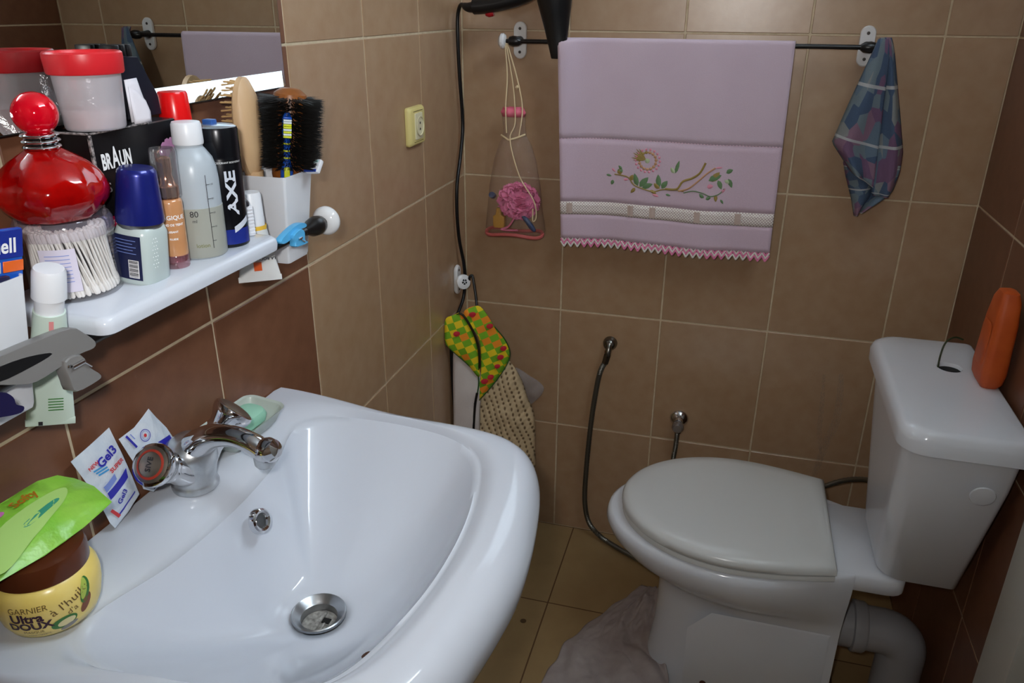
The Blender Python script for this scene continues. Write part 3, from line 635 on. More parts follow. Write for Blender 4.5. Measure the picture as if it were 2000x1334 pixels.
ba = thing('epilator', 'black angular epilator body with ribbed top standing behind the red-lidded jar', 'epilator', (.026, -1.128, ZB+.001))
Mx = Matrix(((0, 0, 1, 0), (1, 0, 0, 0), (0, 1, 0, 0), (0, 0, 0, 1)))   # (u,v,w) -> (w,u,v)
b = MB(); b.prism([(-.026, 0), (.0245, 0), (.0235, .018), (.0215, .024), (.002, .060), (-.026, .062)], -.011, .011, Mx, bev=.0012); b.build('body', mat('blue_black_plastic', rgb(20, 24, 36), rough=.3), ba, ang=25)
b = MB()
for y in (-.022, -.0135, -.005): b.box((-.001, y, .066), (.020, .0062, .012), .001)
b.build('ribbed_head', M_black, ba)
for nm, lb, c, pts in (('paper_label', 'round-cornered white paper label curled beside the red-lidded jar', (.062, -1.176, ZB+.0005), [(0, 0), (.021, 0), (.0215, .010), (.018, .021), (.010, .031), (0, .036)]), ('paper_label', 'torn white paper label sticking up behind the jar', (.050, -1.166, ZB+.0005), [(0, 0), (.018, 0), (.022, .012), (.018, .028), (.015, .042), (0, .041)])):
    b = MB(); ring = [Vector((c[0]+.15*x, c[1]+x, c[2]+z)) for x, z in pts]; b.patch(ring, (.001, 0, 0), 3); ob = b.build(nm, mat('paper', rgb(222, 218, 224), rough=.8), None, org=c, thick=.0006); tag(ob, lb, 'paper', 'paper labels on the box')
rc = thing('red_capped_can', 'tall spray can with bright red cap behind the shaver box', 'spray can', (.037, -1.082, ZSH))
b = MB(); b.lathe([(.0165, 0), (.0175, .002), (.0175, .124), (.016, .128)], 32); b.build('can', M_wplas, rc)
b = MB(); b.lathe([(.0170, .124), (.0173, .126), (.0158, .162), (.0145, .1645), (.0001, .165)], 40); b.build('cap', mat('bright_red_plastic', rgb(226, 16, 18), rough=.25), rc)
# swab tub --------------------------------------------------------------
TX, TY, TR = .050, -1.2765, .0405
tb = thing('cotton_swab_tub', 'clear round plastic tub packed with white cotton swabs', 'tub', (TX, TY, ZSH))
b = MB(); b.lathe([(TR-.003, .0005), (TR-.001, .002), (TR, .060), (TR, .066)], 48, c1=False); b.build('tub', clear('clear_tub', (.98, .98, .99, 1), .03, .06, .03), tb)
b = MB(); b.lathe([(TR+.0012, .058), (TR+.0012, .070), (TR-.001, .074), (.0001, .0745)], 48, c0=False); b.build('lid', clear('clear_lid', (.95, .93, .96, 1), .06, .08, .16, rgb(206, 196, 212)), tb)
b = MB(); b.rings([[Vector(((TR+.0006)*math.cos(a), (TR+.0006)*math.sin(a), z)) for a in [-1.42+.75*k/10 for k in range(11)]] for z in (.012, .052)], False, False, wrap=False); lb_ = b.build('label', mat('tub_label', rgb(214, 208, 224), rough=.5), tb)
b = MB()
for k in range(8): b.rings([[Vector(((TR+.0009)*math.cos(a), (TR+.0009)*math.sin(a), z)) for a in [-1.3+.5*j/6 for j in range(7)]] for z in (.046-k*.0035, .0466-k*.0035)], False, False, wrap=False)
b.build('label_print', M_lblue, lb_)
sw = MB(); sw.lathe([(.0001, 0), (.0018, .0012), (.0024, .004), (.0023, .008), (.0012, .0115), (.0010, .02), (.0010, .044), (.0012, .0515), (.0023, .055), (.0024, .059), (.0018, .0618), (.0001, .063)], 8)
sw0 = sw.build('cotton_swab', mat('cotton', rgb(236, 232, 226), rough=.9)); swm = sw0.data
n = 0
def place_swab(M):
    global n
    ob = sw0 if n == 0 else sw0.copy()
    if n: COL.objects.link(ob)
    n += 1; ob.matrix_world = M; tag(ob, 'white cotton swab standing inside the clear tub', 'cotton swab', 'cotton swabs in the clear tub')
for ring_r, cnt in ((.0352, 52), (.0300, 44), (.0245, 34)):
    for k in range(cnt):
        a = 2*PI*k/cnt+random.uniform(-.03, .03)
        if not (-2.7 < ((a+PI) % (2*PI))-PI < 1.5): continue
        # twisted sheaf: foot shifted round the rim against the head
        tw = .42+random.uniform(-.10, .10); rt = min(ring_r, .0345)*.93; p0 = Vector((TX+ring_r*math.cos(a+tw*.5), TY+ring_r*math.sin(a+tw*.5), ZSH+.0035)); p1 = Vector((TX+rt*math.cos(a-tw*.5), TY+rt*math.sin(a-tw*.5), ZSH+.066))
        d = (p1-p0).normalized(); place_swab(T(*p0) @ toaxis(d))
# perfume --------------------------------------------------------------
pf = thing('perfume_bottle', 'faceted red glass perfume bottle with round red stopper on the tub', 'perfume bottle', (TX+.004, TY-.008, ZSH+.0750))
M_rg = mat('ruby_glass', rgb(212, 14, 10), rough=.06, spec=.6, trans=.45, ior=1.4, coat=.4, var=(34, rgb(140, 2, 6), .22))
rs = []; ns = 40
for i in range(15):
    t = i/14; z = .0005+.060*t; r = .018+.0275*math.sin(PI*min(1, .12+t*.93))**.75 if t < .93 else .018-.004*(t-.93)/.07
    rs.append([Vector(((r*(1+.035*math.cos(7*a+3*t)+.02*math.sin(11*a-6*t)))*math.cos(a), (r*(1+.035*math.cos(7*a+3*t)+.02*math.sin(11*a-6*t)))*math.sin(a), z)) for a in [2*PI*j/ns for j in range(ns)]])
b = MB(); b.rings(rs); b.build('flask', M_rg, pf, ang=30)
b = MB()
for k in range(3): b.lathe([(.012, .0600+k*.005), (.0150, .0612+k*.005), (.0158, .0625+k*.005), (.0150, .0638+k*.005), (.012, .0650+k*.005)], 32)
b.build('neck_rings', M_chrome, pf)
b = MB(); b.lathe([(.0001, .073)]+[(.0185*math.sin(PI*k/16), .0905-.0185*math.cos(PI*k/16)) for k in range(2, 16)]+[(.0001, .109)], 36); b.build('stopper', mat('ruby_stopper', rgb(224, 8, 34), rough=.06, metal=.25, coat=.5), pf)

# ------------------------------------------------------------------ things in the tumblers, tubes, clips
M_wood = mat('pale_wood', rgb(206, 172, 132), rough=.45, var=(30, rgb(190, 152, 110), .25), stretch=(1, 1, .15)); M_peg = mat('wood_peg', rgb(196, 158, 106), rough=.6)
wbz = thing('paddle_hairbrush', 'pale wooden paddle hairbrush with wooden pegs standing in the tumbler', 'hairbrush', (.046, -.962, 1.074))
Wd = Vector((.98, .06, 0)).normalized()      # direction from the pegs to the smooth back
Sd = Vector((-.06, .98, 0)).normalized()
def pad(k, t): # outline scaled k, offset t along Wd
    pts = []
    for j in range(28):
        a = 2*PI*j/28; x, z = .0255*k*math.cos(a), .168+.062*math.copysign(abs(math.sin(a))**.9, math.sin(a))*(k if k < 1 else 1)
        pts.append(Sd*x+Wd*t+Vector((0, 0, z)))
    return pts
b = MB(); b.rings([pad(.90, -.006), pad(1.0, -.003), pad(1.0, .004), pad(.8, .011), pad(.4, .0145)]); b.tube([Wd*.002+Vector((0, 0, z)) for z in (.004, .05, .09, .115)], [.008, .009, .010, .012], 12); b.build('back', M_wood, wbz)
b = MB()
for i in range(15):
    z = .118+.0075*i; half = .022*math.sqrt(max(.05, 1-((z-.168)/.062)**2))
    for j in range(5):
        p = Sd*(half*(j-2)/2.2)+Vector((0, 0, z)); d = -Wd+Vector((0, 0, random.uniform(-.12, .06)))+Sd*random.uniform(-.08, .08)
        b.tube([p-Wd*.004, p+d*.014, p+d*.0205, p+d*.022], [.0011, .0010, .0013, .0006], 6)
pg_ = b.build('pegs', M_peg, wbz); pg_['kind'] = 'stuff'
hb = thing('bristle_hairbrush', 'brown wooden round hairbrush with thick black bristles in the tumbler', 'hairbrush', (.066, -.934, 1.076), rot=(-.060, .105, 0))
M_bw = mat('orange_brown_wood', rgb(150, 88, 36), rough=.35, var=(40, rgb(110, 60, 22), .2), stretch=(1, 1, .2))
b = MB(); b.lathe([(.008, .004), (.010, .05), (.012, .085), (.020, .098), (.0215, .105), (.0215, .200), (.020, .207), (.012, .213), (.0001, .2145)], 28); b.build('core', M_bw, hb)
b = MB(); ca = math.atan2(CAM.y+.925, CAM.x-.082)
for da in (-2.1, -1.75, -1.4, -1.2, -1.0, -.8, -.42, -.25, -.08, .09, .26, .42, .80, .97, 1.14, 1.31, 1.5, 1.8, 2.2, 2.6):
    for i in range(17):
        for k in range(14):
            a = ca+da+random.gauss(0, .065); z = .1175+.0052*i+random.gauss(0, .0012); L_ = random.uniform(.020, .0245)
            d = Vector((math.cos(a), math.sin(a), random.gauss(0, .06))); p = Vector((.021*math.cos(a), .021*math.sin(a), z)); q = p+d*L_; s_ = Vector((-math.sin(a), math.cos(a), 0))*.0006; u_ = Vector((0, 0, .0006))
            b.add([p-s_-u_, p+s_-u_, p+u_, q], [(0, 1, 3), (1, 2, 3), (2, 0, 3)])
br = b.build('bristles', mat('black_bristle', rgb(22, 20, 18), rough=.5), hb, smooth=False, fix=False); br['kind'] = 'stuff'
tbr = thing('toothbrush', 'blue and yellow toothbrush standing in the tumbler', 'toothbrush', (.0745, -.950, 1.078), rot=(Matrix.Rotation(.125, 3, 'Y') @ Matrix.Rotation(-1.0, 3, 'Z')).to_euler())
M_tbb = mat('blue_rubber', rgb(24, 78, 176), rough=.3); M_tby = mat('yellow_rubber', rgb(216, 222, 40), rough=.4)
b = MB(); b.tube([(0, 0, .0), (0, 0, .09), (0, 0, .112), (0, 0, .125), (0, 0, .150), (0, 0, .158), (0, 0, .178), (0, 0, .185)], [.0055, .0075, .0080, .0042, .0040, .0062, .0062, .003], 14, flat=.75); b.build('handle', M_tbb, tbr)
b = MB(); b.box((.0058, 0, .107), (.004, .0075, .022), .0018); b.build('grip', M_tby, tbr)
b = MB()
for z in (.128, .137, .146): b.lathe([(.0043, z), (.0046, z+.001), (.0043, z+.002)], 14, c0=False, c1=False)
b.build('grip_rings', M_tby, tbr)
for i in range(9):
    b = MB(); b.box((.0085, 0, .1575+i*.0029), (.010, .0098, .0022), .0004, M=None); b.build('bristle_row', [M_tby, mat('white_bristle', rgb(222, 232, 236), rough=.5), M_tbb][0 if i < 5 and i % 2 == 0 or i == 5 else (1 if i < 8 else 2)], tbr)
rz_ = thing('razor', 'white disposable razor leaning out of the tumbler', 'razor', (.070, -.932, 1.08))
b = MB(); b.tube([(0, 0, 0), (.008, .004, .05), (.018, .008, .095), (.029, .011, .106)], [.004, .005, .0055, .004], 12); b.build('handle', M_wplas, rz_)
Mr = T(.034, .012, .1095) @ RZ(-.35) @ RX(.9) @ RZ(.15)
b = MB(); b.box((0, 0, 0), (.040, .019, .007), .002, M=Mr); b.build('head', M_wplas, rz_)
b = MB(); b.box((0, .006, .0035), (.034, .004, .0016), .0005, M=Mr); b.build('lubricating_strip', mat('mint_strip', rgb(176, 216, 212), rough=.4), rz_)
for k in (0, 1): b = MB(); b.box((0, .001-.0035*k, .0035), (.032, .0016, .0016), .0003, M=Mr); b.build('blade', M_steel, rz_)
b = MB(); b.box((0, -.0075, .0034), (.036, .004, .0018), .0006, M=Mr); b.build('guard_bar', mat('blue_guard', rgb(36, 62, 150), rough=.4), rz_)
# tubes wedged tail-down at the shelf ends
M_tube = mat('tube_white', rgb(226, 226, 224), rough=.35); M_tubeg = mat('tube_mint_white', rgb(206, 222, 210), rough=.35)
def squeeze_tube(label, x, y, ztop, zc, ztail, r, w, mt, face, capr, extra, tilt=0.):
    e = thing('cream_tube', label, 'tube', (x, y, ztail), group='cream tubes wedged at the shelf ends')
    o = Vector(e.location); F = Vector((math.cos(face), math.sin(face), 0)); S = Vector((-F.y, F.x, 0)); rs = []
    n = 28
    for i in range(9):
        t = i/8; z = zc-(zc-ztail)*t; hw = r+(w-r)*t; hd = r*(1-t)**.8+.0008
        rs.append([Vector((0, 0, z-ztail))+S*(hw*math.cos(2*PI*j/n))+F*(hd*math.sin(2*PI*j/n)) for j in range(n)])
    rs[-1:] = [rs[-1]]
    b = MB(); b.rings(rs); b.build('body', mt, e)
    b = MB(); b.box((0, 0, 0), (w*2, .0022, .007), .0004, M=Matrix(((S.x, F.x, 0, 0), (S.y, F.y, 0, 0), (0, 0, 1, .0035), (0, 0, 0, 1)))); b.build('crimp', mt, e)
    h = ztop-zc
    b = MB(); b.lathe([(r*.9, zc-ztail-.001), (r*.92, zc-ztail+h*.30), (capr, zc-ztail+h*.33), (capr*.96, zc-ztail+h*.92), (capr*.85, ztop-ztail), (.0001, ztop-ztail+.0005)], 32); b.build('cap', M_wplas, e)
    extra(e, F, S, zc-ztail); e.rotation_euler = (0, tilt, 0)
    return e
def ex1(e, F, S, zc):
    b = MB(); b.lathe([(.0152, zc-.001), (.0155, zc+.004), (.0152, zc+.005)], 32, c0=False, c1=False); b.build('band', mat('amber_band', rgb(226, 180, 60), rough=.4), e)
    def fn(u, v): return F*(.0150*(1-min(1, max(0, (zc-v)/zc)))**.8+.0024)+S*u+Vector((0, 0, v))
    b = MB(); b.rings([[fn(u, v)+F*.0008 for u in (-.006, .0035)] for v in (.016, .022, .028)], False, False, wrap=False); b.build('orange_block', mat('orange_print', rgb(226, 92, 28), rough=.4), e)
    b = MB(); b.text('LA ROCHE-POSAY', .0052, lambda u, v: fn(-u, .034-v)+F*.0010, bold=.00012); b.build('lettering', M_ink, e)
    b = MB(); b.text('laboratoire', .0028, lambda u, v: fn(-u, .041-v)+F*.0010); b.build('lettering', M_ink, e)
    b = MB(); b.text('50', .007, lambda u, v: fn(-u+.009, .052-v)+F*.0012); b.build('lettering', MATS['orange_print'], e)
squeeze_tube('white cream tube with orange block upside down beside the brush tumbler', .078, -1.022, 1.176, 1.131, 1.062, .0150, .0265, M_tube, math.atan2(-.82, .57), .0135, ex1)
def ex2(e, F, S, zc):
    b = MB()
    for k in range(5): b.box((0, 0, 0), (.012, .0004, .0008), 0, M=Matrix(((S.x, F.x, 0, S.x*.004+F.x*.0055), (S.y, F.y, 0, S.y*.004+F.y*.0055), (0, 0, 1, .020+k*.003), (0, 0, 0, 1))))
    b.build('small_print', M_green, e)
    b = MB(); b.box((0, 0, 0), (.0035, .0004, .004), 0, M=Matrix(((S.x, F.x, 0, -S.x*.008+F.x*.0016), (S.y, F.y, 0, -S.y*.008+F.y*.0016), (0, 0, 1, .003), (0, 0, 0, 1)))); b.build('seam_mark', M_ink, e)
    b = MB(); b.rings([[F*.0130+S*u+Vector((0, 0, z)) for u in (-.001, .0025)] for z in (zc-.025, zc-.004)], False, False, wrap=False); b.build('pink_stripe', mat('pink_stripe_print', rgb(220, 140, 140), rough=.4), e)
squeeze_tube('mint white cream tube upside down behind the grey hair clip', .063, -1.3535, 1.190, 1.150, 1.030, .0125, .0200, M_tubeg, math.atan2(-.70, .72), .0135, ex2, .26)
# hair clips on the shelf rail
def clip_part(pts, x, th, e, name, m, bev=.0012):
    b = MB(); sm = [(p.x, p.y) for p in cr([(a, c, 0) for a, c in pts], 3, True)]
    b.prism(sm, x-th/2, x+th/2, Mx, bev=bev); return b.build(name, m, e, org=e.location, ang=35)
M_gc = mat('grey_clip_plastic', rgb(120, 118, 116), rough=.3, spec=.5)
gc = thing('hair_clip', 'large grey duckbill hair clip gripping the shelf rail', 'hair clip', (.117, -1.39, 1.10), group='hair clips on the shelf rail')
clip_part([(-1.453, 1.141), (-1.427, 1.14), (-1.398, 1.139), (-1.362, 1.136), (-1.350, 1.127), (-1.340, 1.115), (-1.343, 1.110), (-1.358, 1.111), (-1.378, 1.109), (-1.407, 1.107), (-1.425, 1.113), (-1.445, 1.124)], .117, .010, gc, 'upper_jaw', M_gc)
clip_part([(-1.46, 1.133), (-1.423, 1.132), (-1.4, 1.128), (-1.386, 1.123), (-1.407, 1.121), (-1.44, 1.122)], .1218, .0012, gc, 'jaw_slot', M_black, bev=.0003)
clip_part([(-1.379, 1.113), (-1.362, 1.112), (-1.356, 1.098), (-1.346, 1.086), (-1.350, 1.082), (-1.375, 1.083), (-1.379, 1.094)], .120, .012, gc, 'lever', M_gc)
b = MB(); b.tube([(.127, -1.375, 1.106), (.127, -1.362, 1.106)], .0022, 10); b.tube([(.127, -1.363, 1.107), (.128, -1.356, 1.099)], .0010, 8); b.lathe([(.002, 0), (.0015, .001)], 10, T(.1265, -1.3765, 1.108) @ RY(PI/2)); b.build('spring', M_chrome, gc, org=gc.location)
nc = thing('hair_clip', 'dark navy hair clip hanging below the grey clip', 'hair clip', (.122, -1.445, 1.10), group='hair clips on the shelf rail')
clip_part([(-1.47, 1.126), (-1.445, 1.118), (-1.437, 1.110), (-1.436, 1.103), (-1.430, 1.098), (-1.434, 1.0945), (-1.45, 1.099), (-1.47, 1.108)], .1275, .008, nc, 'jaw', mat('navy_plastic', rgb(26, 22, 62), rough=.3))
bc = thing('hair_clip', 'small light blue hair clip on the shelf rail below the brushes', 'hair clip', (.117, -.99, 1.105), group='hair clips on the shelf rail')
M_bc = mat('sky_blue_plastic', rgb(86, 176, 226), rough=.3)
clip_part([(-1.030, 1.119), (-1.010, 1.126), (-0.985, 1.130), (-0.968, 1.127), (-0.966, 1.122), (-0.986, 1.122), (-1.004, 1.116), (-1.022, 1.114)], .114, .009, bc, 'upper_jaw', M_bc)
clip_part([(-1.007, 1.121), (-0.989, 1.125), (-0.980, 1.119), (-0.981, 1.108), (-0.974, 1.103), (-1.003, 1.105), (-1.004, 1.112)], .119, .009, bc, 'lever', M_bc)
b = MB(); b.tube([(.1245, -.992, 1.112), (.1245, -.984, 1.107)], .0009, 8); b.tube([(.1245, -.998, 1.114), (.1245, -.990, 1.114)], .0014, 8); b.build('spring', M_chrome, bc, org=bc.location)
# comb + razor packet in the other tumbler
pc = thing('pink_comb', 'pink wide-toothed comb standing in the tumbler beside the perfume', 'comb', (.066, -1.412, 1.078))
M_pk = mat('hot_pink_plastic', rgb(236, 78, 158), rough=.35)
b = MB(); b.box((0, -.006, .095), (.005, .012, .19), .0015)
b.build('spine', M_pk, pc)
for k in range(11):
    b = MB(); z = .108+k*.0078; ln = .030-.0012*k; b.tube([(0, 0, z), (0, ln*.6, z-.0005), (0, ln, z-.001)], [.0022, .0020, .0009], 10); b.build('tooth', M_pk, pc)
rp = thing('razor_packet', 'blue and orange razor packet tucked into the comb tumbler', 'packet', (.0805, -1.4075, 1.078))
Mp = T(0, 0, 0) @ RX(-.15) @ RY(.10)
def card(c, s, m, name): b = MB(); b.box(c, s, .0003, 1, M=Mp); return b.build(name, m, rp)
card((0, 0, .102), (.004, .044, .094), mat('packet_blue', rgb(26, 84, 180), rough=.25), 'card')
card((.0024, 0, .137), (.0008, .044, .0225), mat('packet_navy', rgb(28, 46, 138), rough=.25), 'top_band')
card((.0026, .0125, .119), (.0008, .019, .009), mat('packet_orange', rgb(224, 100, 36), rough=.3), 'orange_bar')
card((.0026, -.0105, .119), (.0008, .023, .009), mat('packet_grey', rgb(190, 190, 200), rough=.3), 'grey_bar')
b = MB(); b.text('blueII', .0165, lambda u, v: Mp @ Vector((.0031, u*.9-.0005, v+.1305)), bold=.0004); b.build('lettering', M_wink, rp)
b = MB(); b.box((.004, -.009, .100), (.004, .026, .012), .0015, M=Mp); b.build('blister', clear('blister', (.9, .95, .97, 1), .25, .05, .3), rp)
b = MB(); b.box((.005, -.007, .109), (.005, .024, .008), .001, M=Mp); b.build('razor_head', mat('dark_navy', rgb(30, 32, 66), rough=.3), rp)

# ------------------------------------------------------------------ wall socket
sk = thing('wall_socket', 'yellowed cream wall socket on the light tiles', 'wall socket', (0, -.317, 1.158))
M_sock = mat('yellowed_plastic', rgb(220, 204, 132), rough=.4); M_sock2 = mat('cream_plastic', rgb(222, 214, 178), rough=.4)
b = MB(); b.rings([[Vector((x, y, z)) for y, z in rrect(h*s, h, r)] for x, h, s, r in ((.0005, .038, 1.05, .006), (.006, .0385, 1.05, .007), (.011, .036, 1.05, .008), (.0125, .033, 1.05, .008))]); pl_ = b.build('plate', M_sock, sk)
b = MB(); b.rings([[Vector((x, y, z)) for y, z in rrect(h*.72, h, r)] for x, h, r in ((.010, .0265, .003), (.0145, .026, .003), (.0150, .025, .003))]); b.build('module', M_sock2, sk)
b = MB(); b.lathe([(.0195, .001), (.0195, .0024), (.0178, .0024), (.0178, .0004), (.0001, .0004)], 32, T(.0148, .002, 0) @ RY(PI/2), c0=False); b.build('well', M_sock2, sk)
b = MB()
for z in (.0, .012): b.lathe([(.0026, .0012), (.0001, .0013)], 12, T(.0148, .002, z-.006) @ RY(PI/2))
b.build('contact_hole', M_hole, sk)
for z in (.030, -.030): b = MB(); b.box((.0125, 0, z), (.0016, .048, .0014), .0004); b.build('seam', mat('socket_seam', rgb(122, 108, 60), rough=.6), sk)

# ------------------------------------------------------------------ toilet
TYc = -.418
tl = thing('toilet', 'white close-coupled toilet with closed seat against the dark wall', 'toilet', (.80, TYc, 0))
o = Vector(tl.location)
def egg(x0, x1, hw, wb_, z, fm=.56, n=26, inset=0., yc=TYc, pw=.5):
    x0 += inset; x1 -= inset; hw -= inset; wb_ -= inset; xm = x0+(x1-x0)*fm; up = []
    for i in range(n+1):
        if i <= n*.7: a = (i/(n*.7))*PI/2; x = xm-(xm-x0)*math.cos(a); h = hw*math.sin(a)**(2*pw)
        else: t = (i-n*.7)/(n*.3); x = xm+(x1-xm)*t; h = hw+(wb_-hw)*ss(t*.5)*2
        up.append((x, h))
    pts = [Vector((x, yc-h, z)) for x, h in up]+[Vector((x, yc+h, z)) for x, h in reversed(up[1:])]
    return pts
b = MB(); b.rings([egg(.566, .950, .112, .112, 0), egg(.570, .948, .109, .109, .02), egg(.582, .945, .101, .104, .12), egg(.584, .945, .100, .104, .22), egg(.580, .945, .104, .104, .255), egg(.566, .945, .122, .108, .276), egg(.536, .945, .148, .112, .300), egg(.497, .946, .170, .116, .330), egg(.468, .947, .184, .119, .362), egg(.459, .947, .188, .120, .385), egg(.463, .947, .186, .119, .400), egg(.470, .946, .180, .116, .4045)])
b.build('bowl', M_cer2, tl, org=o, ang=55)
b = MB(); b.rings([[Vector((.955+px, TYc+py, z)) for px, py in rrect(.085-i_, .118-i_, .03)] for z, i_ in ((.366, .006), (.372, .0), (.4000, 0), (.4062, .005))]); b.build('rear_deck', M_cer2, tl, org=o, ang=50)
b = MB(); b.rings([[Vector((x, y, z)) for x, y, z in pts] for pts in ([(.655, -.5218, .03), (.93, -.5218, .03), (.93, -.5218, .24), (.70, -.5218, .24), (.655, -.5218, .19)], [(.66, -.5240, .035), (.925, -.5240, .035), (.925, -.5240, .235), (.703, -.5240, .235), (.66, -.5240, .187)])]); b.build('side_panel', M_cer2, tl, org=o, ang=30)
b = MB(); b.lathe([(.007, 0), (.005, .003), (.001, .004)], 14, T(.70, -.5238, .050) @ RX(PI/2)); b.build('rusty_bolt', mat('rust', rgb(70, 34, 14), rough=.8), tl, org=o)
b = MB(); b.rings([egg(.494, .905, .184, .152, .4055, inset=.004), egg(.492, .906, .185, .153, .409), egg(.492, .906, .185, .153, .417), egg(.494, .905, .184, .152, .419)]); b.build('seat', M_seat, tl, org=o, ang=50)
b = MB(); b.rings([egg(.492, .906, .186, .154, .4205, inset=.003), egg(.490, .907, .187, .155, .424), egg(.490, .907, .187, .155, .434), egg(.491, .907, .187, .155, .440, inset=.004), egg(.491, .907, .187, .155, .4445, inset=.012), egg(.491, .907, .187, .155, .447, inset=.035), egg(.491, .907, .187, .155, .448, inset=.09)]); b.build('seat_lid', M_seat, tl, org=o, ang=50)
def trect(x0, x1, hy, yc, z, rf=.045, rb=.012):
    pts = []
    for cx_, cy_, r, a0 in ((x1-rb, yc+hy-rb, rb, 0), (x0+rf, yc+hy-rf, rf, 90), (x0+rf, yc-hy+rf, rf, 180), (x1-rb, yc-hy+rb, rb, 270)):
        for k in range(7): a = math.radians(a0+15*k); pts.append(Vector((cx_+r*math.cos(a), cy_+r*math.sin(a), z)))
    out = []
    for i in range(28):
        p, q = pts[i], pts[(i+1) % 28]; out += [p.lerp(q, k/10) for k in range(10)] if i % 7 == 6 else [p]
    return out
b = MB(); b.rings([trect(.995, 1.110, .112, -.418, .406), trect(.985, 1.118, .120, -.418, .412), trect(.968, 1.132, .185, -.415, .66), trect(.963, 1.134, .199, -.414, .735)]); b.build('tank', M_cer2, tl, org=o, ang=50)
lr = [trect(.957, 1.137, .206, -.414, .722), trect(.950, 1.140, .214, -.414, .726), trect(.949, 1.141, .215, -.414, .748), trect(.953, 1.140, .211, -.414, .760), trect(.960, 1.137, .205, -.414, .7655), trect(.966, 1.134, .199, -.414, .7668)]
hc = Vector((1.072, -.345, .767)); an = [math.atan2(p.y-hc.y, p.x-hc.x) for p in lr[-1]]
for k_, r_, z_ in ((.55, None, .7668), (1, .030, .7668), (1, .0225, .7668), (1, .0215, .7655), (1, .0215, .745)):
    lr.append([Vector((hc.x+r_*math.cos(a), hc.y+r_*math.sin(a), z_)) if r_ else hc.lerp(p, .55)*1.0-Vector((0, 0, hc.lerp(p, .55).z-z_)) for p, a in zip(lr[5], an)])
b = MB(); b.rings(lr, True, False); b.build('tank_lid', M_cer2, tl, org=o, ang=50)
b = MB(); b.lathe([(.0001, -.0075), (.0214, -.0075)], 32, T(1.072, -.345, .767), c1=False); b.build('flush_opening', M_hole, tl, org=o)
b = MB(); b.lathe([(.018, 0), (.0195, .0025), (.0185, .0045), (.0001, .006)], 28, T(1.088, -.6105, .66) @ RX(PI/2+.2)); b.build('blanking_cap', M_cer2, tl, org=o)
b = MB(); b.tube(cr([(1.052, -.348, .752), (1.050, -.350, .790), (1.058, -.335, .812), (1.075, -.320, .818), (1.092, -.312, .812)], 6), .0017, 8); wr = b.build('flush_wire', mat('green_wire', rgb(48, 58, 30), rough=.5), None, org=(1.055, -.345, .768)); tag(wr, 'bent dark green wire sticking out of the tank lid hole', 'wire')
# waste pipe -----------------------------------------------------------
pp = thing('waste_pipe', 'grey plastic waste elbow behind the toilet pedestal', 'pipe', (1.09, -.425, 0))
M_pvc = mat('grey_pvc', rgb(158, 158, 160), rough=.4); o2 = Vector(pp.location)
pa = [(.985, -.43, .200), (1.02, -.43, .200)]+[(1.045+.043*math.sin(a), -.43, .157+.043*math.cos(a)) for a in [PI/2*k/8 for k in range(9)]]+[(1.088, -.43, .08), (1.088, -.43, .001)]
b = MB(); b.tube(pa, .046, 28); b.build('elbow', M_pvc, pp, org=o2)
b = MB(); b.tube([(.948, -.43, .200), (.982, -.43, .200), (.984, -.43, .200), (.992, -.43, .200)], [.046, .046, .053, .053], 28); b.build('spigot', M_pvc, pp, org=o2)
b = MB(); b.tube([(.985, -.43, .200), (1.005, -.43, .200), (1.01, -.43, .200)], [.0525, .0525, .049], 28); b.build('collar', M_pvc, pp, org=o2)
# orange bottle ---------------------------------------------------------
ob_ = thing('orange_bottle', 'orange plastic bottle standing at the back of the toilet tank', 'bottle', (1.120, -.395, .7672))
b = MB(); b.rings([[Vector((x, y, z)) for x, y in rrect(hx, hy, r)] for z, hx, hy, r in ((0, .014, .030, .010), (.010, .019, .037, .012), (.03, .0205, .040, .012), (.12, .0185, .036, .011), (.158, .0165, .028, .010), (.172, .013, .020, .009), (.1755, .006, .010, .004))])
M_or = mat('orange_plastic', rgb(196, 88, 30), rough=.5, var=(30, rgb(178, 72, 20), .25)); b.build('body', M_or, ob_)
b = MB(); b.rings([[Vector((-.0198, y, z+.075)) for y, z in rrect(.024, .042, .012)], [Vector((-.0214, y, z+.075)) for y, z in rrect(.021, .038, .010)]]); b.build('grip_panel', M_or, ob_)

